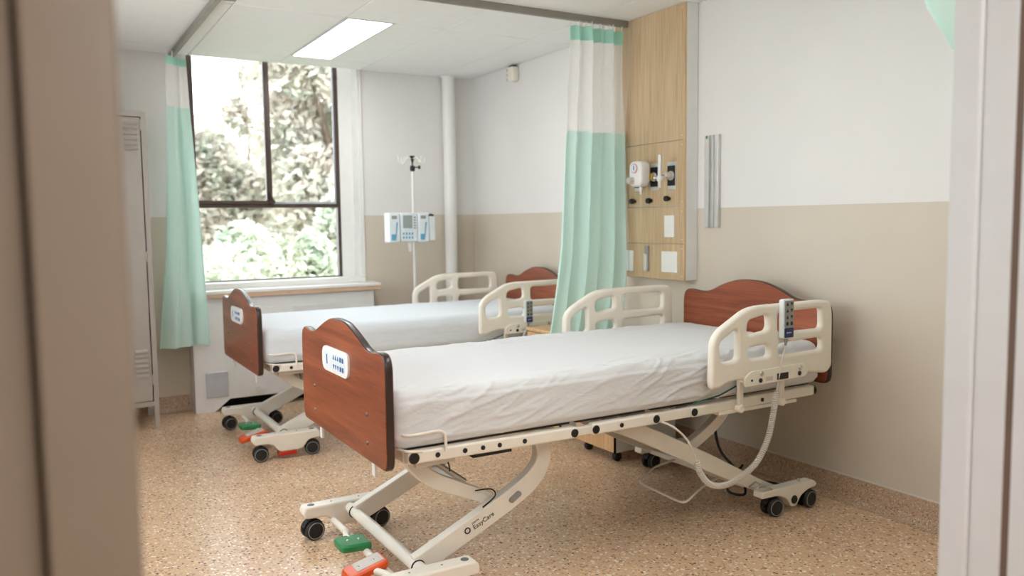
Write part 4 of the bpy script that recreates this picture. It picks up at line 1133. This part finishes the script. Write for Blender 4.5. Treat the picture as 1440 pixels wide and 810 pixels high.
MB(q0).tube([(2.50, yy, 1.213), (2.502, yy, 1.18), (2.504, yy, 1.135)], [0.016, 0.016, 0.012], 10).build('drip_sensor', 'white', pm)

# ------------------------------------------------------------------ locker
lx0, lx1, ly0, ly1, lz0, lz1 = 0.215, 0.668, 5.855, 6.30, 0.155, 2.098
lo = (lx0, ly0, 0)
lk = thing('metal_locker', 'tall grey-beige metal locker beside the left curtain', 'locker', lo)
b = MB(lo)
b.box(lx0, lx0 + 0.012, ly0 + 0.02, ly1, lz0, lz1).box(lx1 - 0.012, lx1, ly0 + 0.02, ly1, lz0, lz1)
b.box(lx0 + 0.012, lx1 - 0.012, ly0 + 0.02, ly1, lz1 - 0.012, lz1).box(lx0 + 0.012, lx1 - 0.012, ly0 + 0.02, ly1, lz0, lz0 + 0.012)
b.box(lx0 + 0.012, lx1 - 0.012, ly1 - 0.012, ly1, lz0 + 0.012, lz1 - 0.012)
b.build('body', 'locker', lk)
f = MB(lo)
f.box(lx0, lx0 + 0.03, ly0, ly0 + 0.02, lz0, lz1).box(lx1 - 0.03, lx1, ly0, ly0 + 0.02, lz0, lz1)
f.box(lx0 + 0.03, lx1 - 0.03, ly0, ly0 + 0.02, lz1 - 0.032, lz1).box(lx0 + 0.03, lx1 - 0.03, ly0, ly0 + 0.02, lz0, lz0 + 0.032)
f.build('front_frame', 'locker', lk)
d = MB(lo).box(lx0 + 0.034, lx1 - 0.036, ly0 + 0.002, ly0 + 0.018, lz0 + 0.036, lz1 - 0.037).build('door', 'locker', lk, 0.003)
for zb in (1.85, 0.36):
    for k in range(6):
        z = zb + k * 0.033
        MB(lo).add([(0.53, ly0 + 0.002, z), (0.615, ly0 + 0.002, z), (0.615, ly0 + 0.002, z + 0.016), (0.53, ly0 + 0.002, z + 0.016), (0.535, ly0 - 0.012, z), (0.610, ly0 - 0.012, z)],
                   [(0, 1, 5, 4), (4, 5, 2, 3), (0, 4, 3), (1, 2, 5), (0, 3, 2, 1)]).build('louver', 'locker', d)
for z in (0.30, 1.12, 1.98):
    MB(lo).cyl((lx1 - 0.033, ly0 + 0.003, z), (lx1 - 0.033, ly0 + 0.003, z + 0.07), 0.0055, 8).build('hinge', 'locker', lk)
MB(lo).box(0.255, 0.275, ly0 - 0.012, ly0 + 0.002, 1.05, 1.20).build('handle', 'chrome', d, 0.003)
for a, c in ((lx0, ly0), (lx1 - 0.03, ly0), (lx0, ly1 - 0.03), (lx1 - 0.03, ly1 - 0.03)):
    MB(lo).box(a, a + 0.03, c, c + 0.03, 0, lz0).build('leg', 'locker', lk)

# ------------------------------------------------------------------ curtain track and curtains
to = (0.905, 4.06, 2.535)
tr = thing('curtain_track', 'grey L-shaped ceiling track around the window bed', 'curtain track', to)
MB(to).box(0.887, hx - 0.002, 4.048, 4.078, 2.535, 2.5725).build('track_run', 'trackgrey', tr, 0.003)
MB(to).box(0.888, 0.918, 4.078, 6.310, 2.535, 2.5725).build('track_run', 'trackgrey', tr, 0.003)
MB(to).box(0.905, 1.0, 4.60, 4.63, 2.555, 2.5725).build('track_bracket', 'trackgrey', tr)

def curtain(label, fA, fB, nf, amp, levels, base, hooks, seedv, trackz=2.535, wob=0.3, depth=None):
    """fA/fB(z) -> plan points of the two edges at height z; folds are sine pleats across that line.
    levels: list of (name, material, z0, z1, zsag)"""
    t = thing('privacy_curtain', label, 'curtain', base, 'privacy curtains')
    n = nf * 14
    bo = Vector(base)
    def pt(u, z):
        A, B = Vector((*fA(z), 0)), Vector((*fB(z), 0))
        d = B - A; nrm = Vector((-d.y, d.x, 0)).normalized()
        a = amp(z) if callable(amp) else amp
        ph = 2 * PI * nf * u + 0.5 * math.sin(3.1 * z + seedv)
        lob = 0.65 + 0.5 * noise.noise(Vector((u * nf * 0.9, seedv, z * 0.25)))
        o = math.sin(ph) * a * lob + 0.3 * a * math.sin(ph * 0.5 + seedv * 2 + z)
        sl = 0.35 * d.length / nf * math.sin(2 * ph) / (2 * PI) * 2
        along = u * d.length + sl * (0.7 if 0.02 < u < 0.98 else 0)
        return A + d.normalized() * along + nrm * o + Vector((0, 0, z))
    for nm, mat, z0, z1, sag in levels:
        rows = max(2, int((z1 - z0) / 0.05) + 1)
        vs, fs = [], []
        for r in range(rows + 1):
            for i in range(n + 1):
                u = i / n
                za = z0 + (sag(u) if callable(sag) else 0); zb = z1
                p = pt(u, za + (zb - za) * r / rows); vs.append(tuple(p - bo))
        for r in range(rows):
            for i in range(n):
                a = r * (n + 1) + i; fs.append((a, a + 1, a + n + 2, a + n + 1))
        me = bpy.data.meshes.new(nm); me.from_pydata(vs, [], fs); me.update()
        for p in me.polygons: p.use_smooth = True
        ob = finish(nm, me, mat, t)
    ztop = max(l[3] for l in levels)
    for k in range(hooks):
        p = pt((k + 0.5) / hooks, ztop)
        MB(base).tube([p + Vector((0, 0, -0.008)), p + Vector((0, 0.004, 0.012)), Vector((p.x, p.y, trackz))], 0.0028, 6).build('hook', 'white', t)
    return t

lerp = lambda a, b, k: a + (b - a) * k
def cl(z, tab):
    for (za, a), (zb, b) in zip(tab, tab[1:]):
        if za >= z >= zb: return lerp(a, b, (za - z) / (za - zb))
    return tab[0][1] if z > tab[0][0] else tab[-1][1]
# curtain beside the oak panel
tabA = [(2.53, 2.785), (2.4, 2.79), (1.9, 2.765), (1.2, 2.70), (0.35, 2.56)]
tabB = [(2.53, 3.19), (2.2, 3.185), (1.9, 3.208), (1.0, 3.198), (0.35, 3.10)]
curtain('teal privacy curtain with white mesh top beside the oak service panel', lambda z: (cl(z, tabA), 4.055), lambda z: (cl(z, tabB), 4.063), 5,
        lambda z: cl(z, [(2.53, 0.028), (2.4, 0.042), (1.0, 0.058), (0.35, 0.06)]),
        [('header_band', 'tealhead', 2.425, 2.508, 0), ('mesh_top', 'net', 1.89, 2.425, 0), ('cloth', 'teal', 0.34, 1.89, 0)], (3.0, 4.06, 0.34), 22, 1.7)
# curtain left of the window, hung at the end of the other track run
tA = [(2.53, (0.83, 5.98)), (2.15, (0.82, 5.99)), (1.2, (0.775, 5.98)), (0.52, (0.715, 5.97))]
tB = [(2.53, (0.965, 6.10)), (2.15, (0.972, 6.10)), (1.2, (1.005, 6.07)), (0.52, (1.045, 6.05))]
def cl2(z, tab): return tuple(cl(z, [(a, b[i]) for a, b in tab]) for i in (0, 1))
curtain('teal privacy curtain with white mesh top left of the window', lambda z: cl2(z, tA), lambda z: cl2(z, tB), 3,
        lambda z: cl(z, [(2.53, 0.025), (1.2, 0.06), (0.52, 0.065)]),
        [('header_band', 'tealhead', 2.445, 2.500, 0), ('mesh_top', 'net', 2.165, 2.445, 0), ('cloth', 'teal', 0.515, 2.165, 0)], (0.9, 6.03, 0.515), 8, 0.4)
# curtain edge just inside the door at upper right
tr2 = thing('curtain_track', 'short ceiling track just inside the doorway on the right', 'curtain track', (2.6, 1.3, 2.535))
MB((2.6, 1.3, 2.535)).box(1.95, 3.30, 1.285, 1.315, 2.535, 2.5725).build('track_run', 'trackgrey', tr2, 0.003)
tabC = [(2.53, 1.93), (2.05, 1.94), (1.909, 2.007), (1.827, 2.113), (1.6, 2.36), (1.2, 2.62), (0.4, 2.70)]
curtain('teal curtain swept aside at the upper right behind the door jamb', lambda z: (cl(z, tabC), 1.30), lambda z: (3.0, 1.30), 8, lambda z: 0.03,
        [('header_band', 'tealhead', 2.44, 2.495, 0), ('cloth', 'teal', 0.42, 2.44, 0)], (2.6, 1.3, 0.42), 14, 2.9)
